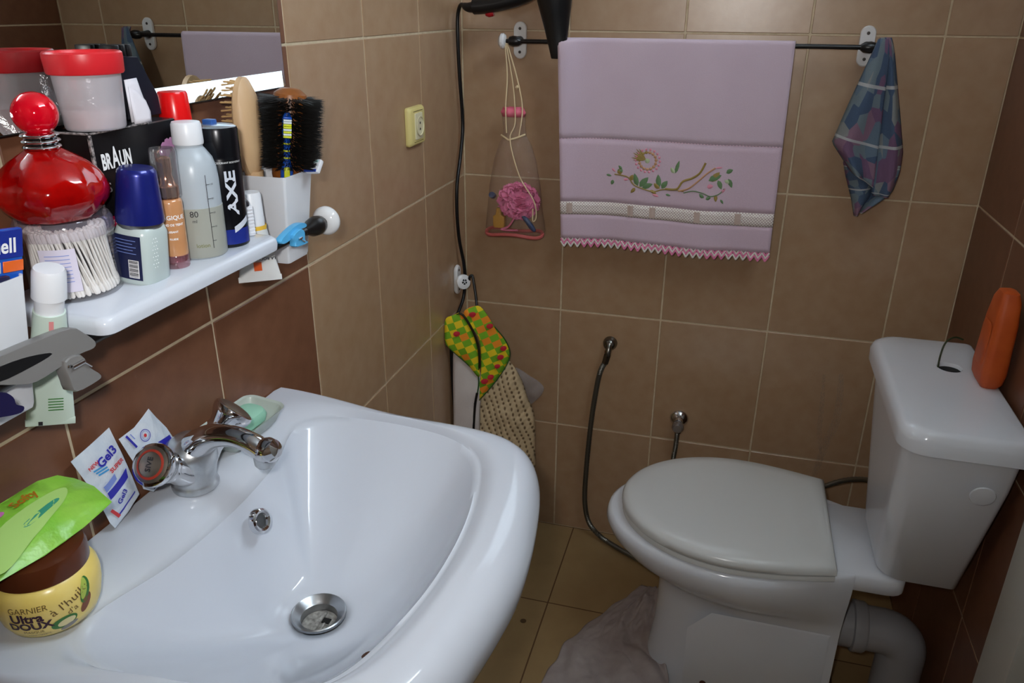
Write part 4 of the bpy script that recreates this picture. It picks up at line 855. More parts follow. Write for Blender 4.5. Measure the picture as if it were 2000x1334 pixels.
# ------------------------------------------------------------------ towel rail and things on it
YR, ZR = -.055, 1.3115
tr = thing('towel_rail', 'black towel rail with white porcelain brackets on the back wall', 'towel rail', (.505, 0, ZR))
o = Vector(tr.location)
b = MB(); b.tube([(.135, YR, ZR), (.868, YR, ZR)], .0048, 14); b.build('bar', M_blackm, tr, org=o)
My = Matrix(((1, 0, 0, 0), (0, 0, -1, 0), (0, 1, 0, 0), (0, 0, 0, 1)))
for xb, s in ((.1415, -1), (.8735, 1)):
    b = MB(); b.prism(rrect(.0150, .0395, .0149, 8), .0005, .009, T(xb, 0, ZR) @ My, bev=.0025); pt = b.build('bracket_plate', M_wmel, tr, org=o)
    for dz in (.025, -.025): b = MB(); b.lathe([(.0036, 0), (.0028, .0014), (.0001, .0016)], 14, T(xb, -.0086, ZR+dz) @ RX(PI/2)); b.build('screw', mat('dull_screw', rgb(70, 64, 60), rough=.4, metal=.6), pt, org=o)
    b = MB(); b.tube([(xb, -.006, ZR), (xb, -.022, ZR), (xb, YR+.004, ZR)], [.010, .0075, .0065], 14); b.build('bracket_arm', M_blackm, tr, org=o)
    b = MB(); b.lathe([(.006, -.018), (.010, -.012), (.0115, 0), (.0095, .009), (.005, .012), (.0045, .022)], 20, T(xb+.002*s, YR, ZR) @ toaxis((s, 0, 0))); b.build('bar_end', M_blackm, tr, org=o)
    if s < 0: b = MB(); b.lathe([(.005, .017), (.0135, .019), (.0165, .023), (.0160, .028), (.010, .0335), (.0005, .035)], 28, T(xb+.002*s, YR, ZR) @ toaxis((s, 0, 0))); b.build('knob', M_wmel, tr, org=o)
# hand towel
tw = thing('hand_towel', 'pale pink hand towel with embroidered flowers and lace hem on the rail', 'towel', (.49, YR, .86))
o = Vector(tw.location)
M_tow = mat('pink_terry', rgb(206, 187, 200), rough=.95, sheen=.2, var=(9, rgb(198, 178, 192), .3), bump=(600, .5, .001)); M_towb = mat('pink_weave', rgb(207, 185, 199), rough=.9, var=(700, rgb(197, 174, 189), .2), bump=(900, .3, .0006))
XL, XR = .2495, .7330
def towel_pt(u, z, side=-1):
    x = XL+(XR-XL)*u; dz = (ZR-z)/.45; x += (.016*(1-u)+.006*u)*dz
    yy = YR+side*(.0085+.004*math.sin(u*9+dz*2.0)*dz+.003*math.sin(u*21)*dz+.006*dz)
    if side < 0: yy -= .034*math.exp(-((x-.255)/.030)**2)*max(0, 1-dz*.9)
    return Vector((x, yy, z-.006*u*0+.002*math.sin(u*7)*dz))
NU = 60
def strip(z0, z1, n, off=0., side=-1, u0=0., u1=1.): return [[towel_pt(u0+(u1-u0)*j/NU, z0+(z1-z0)*i/n, side)+Vector((0, off, 0)) for j in range(NU+1)] for i in range(n+1)]
over = []
for k in range(1, 8):
    a = PI*k/8; row = []
    for j in range(NU+1):
        f = towel_pt(j/NU, ZR, -1); g = towel_pt(j/NU, ZR, 1); m = (f+g)/2; h = (f-g).length/2
        row.append(Vector((f.x, m.y+(g.y-m.y)*math.cos(a), ZR+min(h, .0085)*math.sin(a))))
    over.append(row)
b = MB(); b.rings(list(reversed(strip(.99, ZR, 10, 0, 1)))[::-1][0:0]+strip(.96, ZR, 10, 0, 1)+over+strip(ZR, 1.110, 14)[0:], False, False, wrap=False); b.build('terry_cloth', M_tow, tw, org=o, thick=.003, fix=False)
b = MB(); b.rings(strip(1.110, .966, 10), False, False, wrap=False); b.rings(strip(.938, .878, 5), False, False, wrap=False); b.build('woven_border', M_towb, tw, org=o, thick=.003, fix=False)
M_bnd = mat('beaded_band', rgb(216, 208, 198), rough=.35, spec=.6)
nt = M_bnd.node_tree; N = nt.nodes; vo = N.new('ShaderNodeTexVoronoi'); vo.voronoi_dimensions = '2D'; vo.inputs['Scale'].default_value = 1; vo.inputs['Randomness'].default_value = .1
tc = N.new('ShaderNodeTexCoord'); sp_ = N.new('ShaderNodeSeparateXYZ'); cb_ = N.new('ShaderNodeCombineXYZ'); mp = N.new('ShaderNodeMapping'); mp.inputs['Rotation'].default_value = (0, 0, PI/4); mp.inputs['Scale'].default_value = (215, 215, 1); nt.links.new(tc.outputs['Object'], sp_.inputs[0]); nt.links.new(sp_.outputs[0], cb_.inputs[0]); nt.links.new(sp_.outputs[2], cb_.inputs[1]); nt.links.new(cb_.outputs[0], mp.inputs[0]); nt.links.new(mp.outputs[0], vo.inputs['Vector']); rp_ = N.new('ShaderNodeValToRGB'); rp_.color_ramp.elements[0].position = .30; rp_.color_ramp.elements[1].position = .48; rp_.color_ramp.elements[0].color = rgb(246, 244, 236); rp_.color_ramp.elements[1].color = rgb(182, 160, 160)
nt.links.new(vo.outputs['Distance'], rp_.inputs[0]); nt.links.new(rp_.outputs[0], N['Principled BSDF'].inputs['Base Color'])
b = MB(); b.rings(strip(.967, .937, 3, -.0014), False, False, wrap=False); b.build('beaded_band', M_bnd, tw, org=o, thick=.002, fix=False)
for u in (.045, .34, .445, .655, .84):
    b = MB(); b.rings([[towel_pt(u+du, z)+Vector((0, -.0036-.0015*math.sin(PI*(du+.014)/.028), 0)) for du in (-.014, -.007, 0, .007, .014)] for z in (.964, .952, .940)], False, False, wrap=False); b.build('satin_ribbon', mat('satin', rgb(190, 170, 160), rough=.3, spec=.6) if 'satin' not in MATS else MATS['satin'], tw, org=o, fix=False)
b = MB()
for k in range(70):
    u = .012+.976*k/69; b.box((0, 0, 0), (.0038, .0012, .0016), .0003, 1, M=T(*(towel_pt(u, 1.1105)+Vector((0, -.002, 0)))))
st = b.build('stitch_line', mat('pink_thread', rgb(238, 206, 222), rough=.7), tw, org=o); st['kind'] = 'stuff'
# zigzag lace hem
M_lp = mat('pink_lace', rgb(226, 130, 170), rough=.8); M_lw = mat('white_lace', rgb(226, 220, 214), rough=.8)
nz = 30
for lay in range(3):
    b1, b2 = MB(), MB()
    for k in range(nz):
        u0, u1 = k/nz, (k+1)/nz; um = (u0+u1)/2; z = .884-.0062*lay; am = .013
        mm = b1 if (k//3+lay) % 2 else b2
        for (ua, za, ub, zb_) in ((u0, z, um, z-am), (um, z-am, u1, z)):
            A, B = towel_pt(ua, za), towel_pt(ub, zb_); A.y -= .0012*lay-.001; B.y -= .0012*lay-.001
            mm.tube([A, (A+B)/2+Vector((0, -.001, 0)), B], .0021, 6)
    b1.build('lace_hem', M_lp, tw, org=o)['kind'] = 'stuff'; b2.build('lace_hem', M_lw, tw, org=o)['kind'] = 'stuff'
# embroidery
M_eg = mat('green_thread', rgb(98, 130, 88), rough=.6); M_eo = mat('olive_thread', rgb(150, 128, 66), rough=.6); M_ep = mat('rose_thread', rgb(222, 146, 166), rough=.6); M_ec = mat('pale_green_thread', rgb(176, 190, 150), rough=.6)
def ept(x, z):
    u = (x-XL-.011*((ZR-z)/.45))/(XR-XL); p = towel_pt(u, z); p.y -= .0022; return p
def eleaf(x, z, l, w_, a, m, name):
    c, s = math.cos(a), math.sin(a); ring = [ept(x+px*c-pz*s, z+px*s+pz*c) for px, pz in [(0, 0), (.25*l, .5*w_), (.55*l, .55*w_), (.8*l, .32*w_), (l, 0), (.8*l, -.28*w_), (.55*l, -.45*w_), (.25*l, -.4*w_)]]
    b = MB(); b.patch(ring, (0, -.0014, 0), 3); b.build(name, m, tw, org=o)
def evine(pts, r, m, name='embroidered_stem'): b = MB(); b.tube([ept(p.x, p.y) for p in cr([(x, z, 0) for x, z in pts], 5)], r, 6); b.build(name, m, tw, org=o)
fxc, fzc = .4545, 1.0675
for k in range(15):
    a = 2*PI*k/15-.3
    eleaf(fxc+.0150*math.cos(a), fzc+.0150*math.sin(a), .0075, .008, a, M_eo if k in (5, 6, 7, 8) else mat('tan_thread', rgb(190, 146, 110), rough=.6) if 'tan_thread' not in MATS else MATS['tan_thread'], 'embroidered_petal')
for k in range(18):
    a = 2*PI*k/18; eleaf(fxc+.024*math.cos(a), fzc+.022*math.sin(a), .006, .006, a, M_ep, 'embroidered_petal')
for k in range(7): eleaf(fxc-.004, fzc+.002, .030+.004*(k % 2), .004, 2.2+.17*k, M_eo, 'embroidered_petal')
eleaf(fxc-.005, fzc-.004, .012, .012, .7, M_ec, 'embroidered_centre')
evine([(.381, 1.033), (.400, 1.031), (.414, 1.027), (.427, 1.012), (.447, 1.005), (.472, 1.000), (.492, 1.006), (.521, 1.008), (.540, 1.006)], .0014, M_eo)
evine([(.498, 1.008), (.524, 1.010), (.536, 1.028), (.556, 1.037), (.572, 1.050), (.582, 1.072)], .0026, M_eo); evine([(.528, 1.006), (.550, 1.014), (.572, 1.034), (.588, 1.050), (.604, 1.062)], .0020, MATS['tan_thread'])
evine([(.540, 1.003), (.560, 1.009), (.582, 1.006), (.600, 1.000), (.618, 1.006), (.628, 1.018)], .0012, M_eg)
for x, z, l, w_, a, m in ((.362, 1.031, .013, .005, -.2, M_eg), (.378, 1.020, .012, .008, -1.8, M_eg), (.398, 1.045, .012, .006, 2.4, M_eg), (.388, 1.036, .014, .012, .6, M_eg), (.395, 1.033, .014, .012, 1.8, M_eo),
                          (.418, 1.020, .016, .010, 1.2, M_eo), (.436, 1.010, .030, .012, 1.9, M_eg), (.440, 1.008, .030, .014, .9, M_eg), (.446, 1.006, .026, .012, .45, M_eg), (.430, 1.006, .016, .008, -2.2, M_eo), (.464, 1.003, .018, .007, -.5, M_eo),
                          (.485, 1.010, .030, .012, 1.75, M_eg), (.490, 1.008, .022, .012, 1.0, M_eg), (.486, 1.008, .018, .010, 2.5, M_eo), (.518, 1.044, .030, .008, 1.35, M_eg), (.516, 1.044, .016, .008, 2.2, M_ec),
                          (.592, 1.034, .030, .014, .45, M_eg), (.600, 1.032, .026, .014, 1.0, M_eo), (.612, 1.036, .022, .010, -1.1, M_eg), (.628, 1.052, .016, .010, .5, M_eg), (.634, 1.040, .022, .009, -1.1, M_eg), (.626, 1.036, .016, .008, -.4, M_ec),
                          (.586, .996, .014, .008, 2.5, M_eg), (.590, .993, .012, .008, .4, M_eg), (.610, 1.004, .016, .008, -1.4, M_eo), (.622, .994, .012, .005, -.9, M_eg), (.500, .996, .012, .005, -.2, M_eg),
                          (.374, 1.046, .012, .005, -.7, M_ep), (.402, 1.022, .012, .006, .1, M_ep), (.470, .994, .016, .006, -.3, M_ep), (.590, 1.020, .014, .010, .2, M_ep), (.622, 1.008, .014, .006, .9, M_ep), (.604, 1.062, .016, .004, .1, M_ep)):
    eleaf(x, z, l, w_, a, m, 'embroidered_leaf')
# washcloth hanging at the rail end
M_wc = mat('printed_cloth', rgb(70, 88, 118), rough=.95, bump=(500, .6, .001))
nt = M_wc.node_tree; N = nt.nodes; tc = N.new('ShaderNodeTexCoord'); mp = N.new('ShaderNodeMapping'); mp.inputs['Scale'].default_value = (24, 10, 20); mp.inputs['Rotation'].default_value = (0, .35, 0); nt.links.new(tc.outputs['UV'], mp.inputs[0])
vo = N.new('ShaderNodeTexVoronoi'); vo.inputs['Scale'].default_value = 1.0; mp.inputs['Scale'].default_value = (5, 8, 1); nt.links.new(mp.outputs[0], vo.inputs['Vector'])
rp_ = N.new('ShaderNodeValToRGB'); rp_.color_ramp.interpolation = 'CONSTANT'; E_ = rp_.color_ramp.elements
for i, (pos, c) in enumerate(((0, rgb(66, 84, 108)), (.22, rgb(104, 118, 126)), (.42, rgb(108, 82, 108)), (.58, rgb(124, 128, 128)), (.74, rgb(92, 110, 126)), (.88, rgb(126, 98, 116)))):
    e = E_[i] if i < 2 else E_.new(pos); e.position = pos; e.color = c
sx_ = N.new('ShaderNodeSeparateColor'); nt.links.new(vo.outputs['Color'], sx_.inputs[0]); nt.links.new(sx_.outputs[0], rp_.inputs[0])
wv = N.new('ShaderNodeTexBrick'); wv.inputs['Scale'].default_value = 1; wv.inputs['Color1'].default_value = (0, 0, 0, 1); wv.inputs['Color2'].default_value = (0, 0, 0, 1); wv.inputs['Mortar'].default_value = (1, 1, 1, 1); wv.inputs['Mortar Size'].default_value = .010; wv.inputs['Brick Width'].default_value = 9.0; wv.inputs['Row Height'].default_value = .36; nt.links.new(tc.outputs['UV'], wv.inputs['Vector'])
mx = N.new('ShaderNodeMix'); mx.data_type = 'RGBA'; nt.links.new(wv.outputs['Color'], mx.inputs[0]); nt.links.new(rp_.outputs[0], mx.inputs[6]); mx.inputs[7].default_value = rgb(168, 170, 172); nt.links.new(mx.outputs[2], N['Principled BSDF'].inputs['Base Color'])
def uv_grid(name, fn, nu, nv, m, parent=None, org=(0, 0, 0), thick=.002, uvs=lambda u, v: (u, v)):
    vs_, fs_, uv_ = [], [], []
    for i in range(nv+1):
        for j in range(nu+1): vs_.append(Vector(fn(j/nu, i/nv))-Vector(org)); uv_.append(uvs(j/nu, i/nv))
    for i in range(nv):
        for j in range(nu): a = i*(nu+1)+j; fs_.append((a, a+1, a+nu+2, a+nu+1))
    me = bpy.data.meshes.new(name); me.from_pydata([tuple(v) for v in vs_], [], fs_); me.materials.append(m); l = me.uv_layers.new(name='UVMap')
    for p in me.polygons:
        for li, vi in zip(p.loop_indices, p.vertices): l.data[li].uv = uv_[vi]
    me.shade_smooth(); ob = bpy.data.objects.new(name, me); COL.objects.link(ob)
    if thick: md = ob.modifiers.new('thickness', 'SOLIDIFY'); md.thickness = thick; md.offset = 0
    if parent is not None: ob.parent = parent
    else: ob.location = org
    return ob
def lerp_pts(tab, v):
    for (v0, a), (v1, c) in zip(tab, tab[1:]):
        if v <= v1: t = (v-v0)/(v1-v0); return [x+(y-x)*t for x, y in zip(a, c)]
    return list(tab[-1][1])
wc = thing('washcloth', 'patterned blue and purple washcloth hanging from the rail end', 'cloth', (.91, -.06, .97))
o = Vector(wc.location)
# front fold: slanting panel with a pointed lower corner
tabF = [(0, (1.328, .886, .905)), (.12, (1.296, .878, .912)), (.4, (1.20, .852, .918)), (.7, (1.118, .832, .923)), (1, (1.060, .875, .926))]
def wf(u, v):
    z, xl, xr = lerp_pts(tabF, v); x = xl+(xr-xl)*u; low = v*v*(-.030*u+.045*(1-u)**2*0)
    return (x, -.064-.020*math.sin(PI*u)*min(1, v*3)-.012*math.sin(u*7)*v, z+(.012*(1-u)-.022*u)*v)
uv_grid('front_fold', wf, 16, 26, M_wc, wc, o, uvs=lambda u, v: (.1+u*.8, 1-v))
tabB = [(0, (1.330, .890, .912)), (.1, (1.310, .898, .920)), (.35, (1.215, .914, .946)), (.65, (1.110, .918, .974)), (.78, (1.065, .920, .976)), (.9, (1.03, .925, .970)), (1, (1.020, .930, .965))]
def wbk(u, v):
    z, xl, xr = lerp_pts(tabB, v); x = xl+(xr-xl)*u
    return (x, -.048-.026*math.sin(PI*u)*min(1, v*2.5)-.008*math.cos(u*9)*v, z)
uv_grid('side_fold', wbk, 14, 26, M_wc, wc, o, uvs=lambda u, v: (1.2+u*.7, .3+1.1*(1-v)))
tabT = [(0, (1.085, .862, .972)), (.35, (1.055, .872, .970)), (.7, (1.01, .890, .955)), (1, (.972, .902, .915))]
def wt(u, v):
    z, xl, xr = lerp_pts(tabT, v); x = xl+(xr-xl)*u
    return (x, -.040-.024*abs(math.sin(PI*1.5*u+.3)), z+.010*u*v)
uv_grid('lower_tail', wt, 18, 16, M_wc, wc, o, uvs=lambda u, v: (2.3+u*.9, .8*(1-v)))
# hair dryer
hd = thing('hair_dryer', 'black hair dryer with red trim hung nozzle down over the rail', 'hair dryer', (.25, -.085, 1.28))
o = Vector(hd.location)
b = MB(); b.rings([[Vector((cx_+hx*math.cos(a), -.087+hy*math.sin(a), z)) for a in [2*PI*j/28 for j in range(28)]] for z, cx_, hx, hy in ((1.279, .2490, .0150, .0085), (1.281, .2490, .0160, .0095), (1.30, .2470, .0190, .0100), (1.335, .2440, .0255, .0150), (1.372, .2400, .0330, .0240), (1.40, .2370, .0385, .0330), (1.45, .2330, .040, .036), (1.52, .228, .041, .037), (1.56, .224, .036, .032), (1.58, .222, .02, .018))]); b.build('barrel', M_black, hd, org=o)
b = MB(); b.lathe([(.0392, -.004), (.0405, 0), (.0392, .004)], 28, T(.2360, -.087, 1.412), c0=False, c1=False); b.build('trim_ring', mat('red_trim', rgb(170, 16, 30), rough=.3), hd, org=o)
hp = cr([(.222, -.087, 1.440), (.18, -.088, 1.408), (.13, -.088, 1.392), (.085, -.088, 1.384), (.060, -.087, 1.382)], 5)
b = MB(); b.tube(hp, [.021]*len(hp), 18, flat=.8); b.build('handle', M_black, hd, org=o)
b = MB(); b.tube([(.104, -.088, 1.3685), (.094, -.088, 1.3672), (.086, -.088, 1.3668)], [.006, .007, .004], 10); b.build('switch', MATS['red_trim'], hd, org=o)
b = MB(); b.tube(cr([(.062, -.087, 1.381), (.045, -.085, 1.380), (.033, -.080, 1.384)], 4), [.013, .0122, .011, .0105, .0098, .009, .008, .007, .006], 12); b.build('cable_relief', M_black, hd, org=o)
cp = [(.034, -.080, 1.384), (.022, -.070, 1.384), (.0125, -.062, 1.362), (.0115, -.062, 1.31), (.0115, -.055, 1.233), (.0115, -.040, 1.128), (.0115, -.059, 1.059), (.0115, -.089, .992), (.0115, -.094, .919), (.0125, -.084, .853), (.017, -.068, .790), (.018, -.064, .745), (.015, -.070, .70), (.012, -.100, .672), (.009, -.135, .645), (.008, -.150, .60), (.0085, -.150, .52), (.009, -.142, .42), (.012, -.13, .33)]
b = MB(); b.tube(cr(cp, 6), .0042, 10); b.build('cable', M_black, hd, org=o)
# ------------------------------------------------------------------ wash bag with loofah
wg = thing('wash_bag', 'clear plastic drawstring wash bag hanging from the rail knob', 'wash bag', (.145, -.058, .868))
o = Vector(wg.location)
M_pvcbag = clear('clear_pvc', (.99, .975, .965, 1), .06, .12, .012, rgb(190, 150, 140), (55, 1.0))
def br_(z, cx_, hx, hy, ph=0., am=.05): return [Vector((cx_+hx*math.cos(a)*(1+am*math.sin(5*a+ph)), -.058+max(hy, .001)*math.sin(a)*(1+am*math.cos(4*a+ph)), z)) for a in [2*PI*j/40 for j in range(40)]]
b = MB(); b.rings([br_(.874, .145, .066, .030), br_(.885, .145, .074, .036, .3), br_(.93, .143, .068, .036, .6), br_(.99, .143, .062, .034, 1.), br_(1.05, .144, .050, .028, 1.5, .07), br_(1.09, .145, .036, .020, 2., .1), br_(1.105, .145, .026, .014, 2.3, .12), br_(1.13, .143, .024, .014, 2.6, .14), br_(1.160, .142, .026, .016, 3, .15)], True, False); b.build('pouch', M_pvcbag, wg, org=o, ang=60)
M_pkb = mat('pink_piping', rgb(196, 96, 92), rough=.35, trans=.2)
b = MB(); b.tube([Vector((.145+.070*math.cos(a), -.058+.033*math.sin(a), .876+.004*math.sin(3*a))) for a in [2*PI*j/40 for j in range(41)]], .0045, 8); b.build('base_piping', M_pkb, wg, org=o)
b = MB(); b.rings([br_(1.150, .142, .022, .013, 2.8, .2), br_(1.160, .142, .025, .015, 3.2, .22), br_(1.170, .142, .020, .012, 3.6, .25)], False, False); b.build('frilled_top', mat('rose_frill', rgb(226, 108, 134), rough=.5), wg, org=o, thick=.0015)
M_crd = mat('cream_cord', rgb(222, 200, 160), rough=.7)
b = MB(); b.tube(cr([(.119, -.0555, 1.318), (.127, -.061, 1.24), (.126, -.070, 1.17), (.130, -.076, 1.115)], 5), .0016, 7); b.tube(cr([(.121, -.0555, 1.318), (.150, -.062, 1.235), (.166, -.072, 1.17), (.160, -.078, 1.110)], 5), .0016, 7); b.tube(cr([(.120, -.0555, 1.318), (.142, -.066, 1.22), (.150, -.075, 1.14), (.140, -.082, 1.10), (.165, -.088, 1.02), (.200, -.088, .965), (.205, -.082, .925), (.197, -.082, .915), (.197, -.084, .945)], 5), .0014, 7); b.tube([(.112, -.058, 1.107), (.135, -.078, 1.100), (.150, -.079, 1.104), (.172, -.066, 1.112)], .0022, 7); b.lathe([(.001, -.005), (.005, 0), (.001, .005)], 10, T(.152, -.067, 1.215)); b.build('drawstring', M_crd, wg, org=o)
lf = MB(); cc = Vector((.155, -.058, .955)); 
for k in range(60):
    d = Vector((random.gauss(0, 1), random.gauss(0, 1), random.gauss(0, 1))).normalized(); t1 = d.orthogonal().normalized(); t2 = d.cross(t1); ph = random.uniform(0, 6); rws = []
    for i in range(4):
        rr_ = .011+.008*i; h = .025+.0100*i/3
        rws.append([cc+Vector((q.x*1.25, q.y*.80, q.z*1.05)) for q in [(d*(h+.004*math.sin(5*a+ph+i))+(t1*math.cos(a)+t2*math.sin(a))*rr_*.62) for a in [2*PI*j/14 for j in range(14)]]])
    lf.rings(rws, False, False)
lo_ = lf.build('loofah', mat('pink_mesh_net', rgb(232, 130, 172), rough=.7, sss=.1), None, org=(cc.x, cc.y, .92), fix=False); tag(lo_, 'pink mesh bath puff inside the clear wash bag', 'bath puff')
def small(name, label, cat, mb, m, org): ob = mb.build(name, m, None, org=org); tag(ob, label, cat); return ob
b = MB(); b.rings([[Vector((.108+px, -.060+py, z)) for px, py in rrect(hx, .010, .004)] for z, hx in ((.889, .012), (.893, .0145), (.916, .0145), (.920, .008), (.935, .006), (.937, .004))]); small('travel_bottle', 'small yellow travel bottle at the bottom of the wash bag', 'bottle', b, mat('amber_plastic', rgb(190, 142, 60), rough=.35), (.108, -.06, .889))
b = MB(); b.tube(cr([(.170, -.076, .924), (.183, -.078, .912), (.194, -.076, .897), (.200, -.073, .888)], 4), [.003, .004, .005, .0058, .006, .0064, .0066, .0066, .0062, .006, .005, .0045, .003], 10); small('travel_razor', 'dark blue razor lying in the wash bag', 'razor', b, mat('slate_blue_plastic', rgb(54, 74, 110), rough=.3), (.185, -.076, .888))
b = MB(); b.tube(cr([(.152, -.082, .922), (.145, -.084, .908), (.134, -.082, .895), (.118, -.080, .888), (.134, -.083, .8875), (.160, -.084, .890)], 5), .0042, 8, flat=.5); small('hair_band', 'pink fabric hair band lying in the wash bag', 'hair band', b, mat('pink_band', rgb(222, 120, 150), rough=.7), (.14, -.082, .884))
b = MB(); b.lathe([(.001, -.009), (.007, -.008), (.008, 0), (.007, .008), (.001, .009)], 16, T(.093, -.068, .967) @ RX(1.2)); small('bottle_cap', 'dark blue cap beside the puff in the wash bag', 'cap', b, MATS['slate_blue_plastic'], (.093, -.068, .96))
# ------------------------------------------------------------------ corner hook and the things hanging on it
hk = thing('wall_hook', 'white porcelain hook with a flower knob in the corner', 'hook', (0, -.085, .742))
o = Vector(hk.location)
b = MB(); b.prism(rrect(.0135, .038, .0134, 8), .0005, .010, T(0, -.085, .752) @ Mx, bev=.003); b.build('plate', M_wmel, hk, org=o)
for dz in (.025, -.025): b = MB(); b.lathe([(.0036, 0), (.0028, .0014), (.0001, .0016)], 14, T(.0096, -.085, .752+dz) @ RY(PI/2)); b.build('screw', MATS['dull_screw'], hk, org=o)
b = MB(); b.tube([(.008, -.085, .748), (.015, -.088, .747), (.022, -.092, .750)], [.008, .006, .0055], 14); b.build('arm', M_blackm, hk, org=o)
dk = (CAM-Vector((.04, -.094, .748))).normalized(); dk = (dk+Vector((.6, 0, 0))).normalized()
Mk = T(.021, -.093, .750) @ toaxis(dk)
b = MB(); b.lathe([(.006, -.004), (.0150, -.001), (.0190, .004), (.0182, .009), (.011, .0125), (.0001, .0135)], 28, Mk); b.build('knob', M_wmel, hk, org=o)
b = MB()
for k in range(5):
    a = 2*PI*k/5+.3; ring = []
    for j in range(12):
        t = 2*PI*j/12; x, y = .0068+.0050*math.cos(t), .0027*math.sin(t); xr, yr_ = x*math.cos(a)-y*math.sin(a), x*math.sin(a)+y*math.cos(a); rr_ = math.hypot(xr, yr_)
        ring.append(Mk @ Vector((xr, yr_, .0141-.0030*(rr_/.011)**2)))
    b.patch(ring, dk*.0004, 2)
b.build('flower_motif', M_black, hk, org=o)
# checked cloth bag
M_chk = mat('checked_cotton', rgb(120, 180, 30), rough=.8, bump=(500, .3, .0006))
nt = M_chk.node_tree; N = nt.nodes; tc = N.new('ShaderNodeTexCoord'); mp = N.new('ShaderNodeMapping'); mp.inputs['Scale'].default_value = (56, 0, 56); mp.inputs['Rotation'].default_value = (0, .35, 0); nt.links.new(tc.outputs['Object'], mp.inputs[0])
fl_ = N.new('ShaderNodeVectorMath'); fl_.operation = 'FLOOR'; nt.links.new(mp.outputs[0], fl_.inputs[0]); wn_ = N.new('ShaderNodeTexWhiteNoise'); wn_.noise_dimensions = '3D'; nt.links.new(fl_.outputs[0], wn_.inputs['Vector'])
rp_ = N.new('ShaderNodeValToRGB'); rp_.color_ramp.interpolation = 'CONSTANT'; rp_.color_ramp.elements[0].color = rgb(238, 206, 30); rp_.color_ramp.elements[1].color = rgb(236, 140, 30); rp_.color_ramp.elements[1].position = .66; nt.links.new(wn_.outputs['Value'], rp_.inputs[0])
ck = N.new('ShaderNodeTexChecker'); ck.inputs['Scale'].default_value = 1.0; nt.links.new(mp.outputs[0], ck.inputs['Vector']); ck.inputs['Color1'].default_value = rgb(120, 176, 30); nt.links.new(rp_.outputs[0], ck.inputs['Color2']); nt.links.new(ck.outputs['Color'], N['Principled BSDF'].inputs['Base Color'])
bag = thing('checked_peg_bag', 'yellow and green checked cloth bag with red apples on the corner hook', 'bag', (.07, -.13, .44))
o = Vector(bag.location)
flapL = [(.003, -.172, .677), (.021, -.168, .688), (.043, -.156, .692), (.064, -.145, .649), (.076, -.138, .603), (.078, -.137, .542), (.075, -.138, .514), (.052, -.149, .550), (.024, -.165, .585), (.004, -.174, .609), (.001, -.175, .640)]
flapR = [(.043, -.150, .692), (.073, -.130, .705), (.092, -.118, .680), (.109, -.108, .644), (.132, -.094, .606), (.143, -.087, .569), (.135, -.092, .534), (.105, -.110, .484), (.067, -.133, .438), (.077, -.132, .499), (.080, -.131, .542), (.078, -.131, .603), (.066, -.137, .649)]
nb = Vector((.5, -.86, 0)).normalized()
b = MB(); b.patch(cr(flapL, 4, True), nb*.010, 6); b.build('flap', M_chk, bag, org=o, thick=.002, fix=False)
b = MB(); b.patch(cr(flapR, 4, True), nb*.006, 6); b.build('pocket', M_chk, bag, org=o, thick=.002, fix=False)
M_pip = mat('dark_piping', rgb(34, 28, 16), rough=.5); M_gpip = mat('green_piping', rgb(34, 84, 34), rough=.6)
b = MB(); b.tube(cr([(.030, -.166, .691), (.045, -.163, .690), (.066, -.154, .649), (.078, -.146, .603), (.080, -.142, .555), (.076, -.140, .535)], 5), [.0012]*3+[.0032]*20+[.0012]*3, 8); b.build('opening_trim', M_pip, bag, org=o)
b = MB(); b.tube(cr(flapR[3:9], 5), .0018, 7); b.tube(cr([flapL[9], flapL[8], flapL[7], flapL[6], (.067, -.140, .450), (.040, -.150, .400)], 5), .0018, 7); b.build('edge_piping', M_gpip, bag, org=o)
b = MB(); b.tube(cr([(.036, -.086, .752), (.040, -.092, .764), (.046, -.090, .768), (.050, -.094, .758), (.060, -.105, .717), (.068, -.122, .690)], 5), .0032, 9); b.build('strap', M_black, bag, org=o); b = MB(); b.tube(cr([(.072, -.142, .47), (.066, -.144, .43), (.062, -.146, .36), (.062, -.146, .30)], 4), .0034, 8); b.build('strap', M_black, bag, org=o)
M_app = mat('apple_red', rgb(196, 36, 52), rough=.6)
for (x, y, z), off, r in (((.025, -.162, .643), .011, .0078), ((.061, -.142, .688), .004, .0078), ((.098, -.119, .653), .005, .008), ((.128, -.100, .588), .004, .0078), ((.121, -.104, .565), .006, .008), ((.114, -.109, .541), .006, .007), ((.099, -.118, .513), .006, .008), ((.085, -.126, .502), .005, .0085)):
    c = Vector((x, y, z))+nb*off*.9+nb*.0042; S = Vector((.86, .5, 0)); b = MB(); b.patch([c+S*(r*math.cos(a)*(1+.12*math.cos(2*a)))+Vector((0, 0, r*math.sin(a)*(1-.18*max(0, math.sin(a))**4))) for a in [2*PI*j/16 for j in range(16)]], nb*.0012, 2); b.build('apple_print', M_app, bag, org=o)
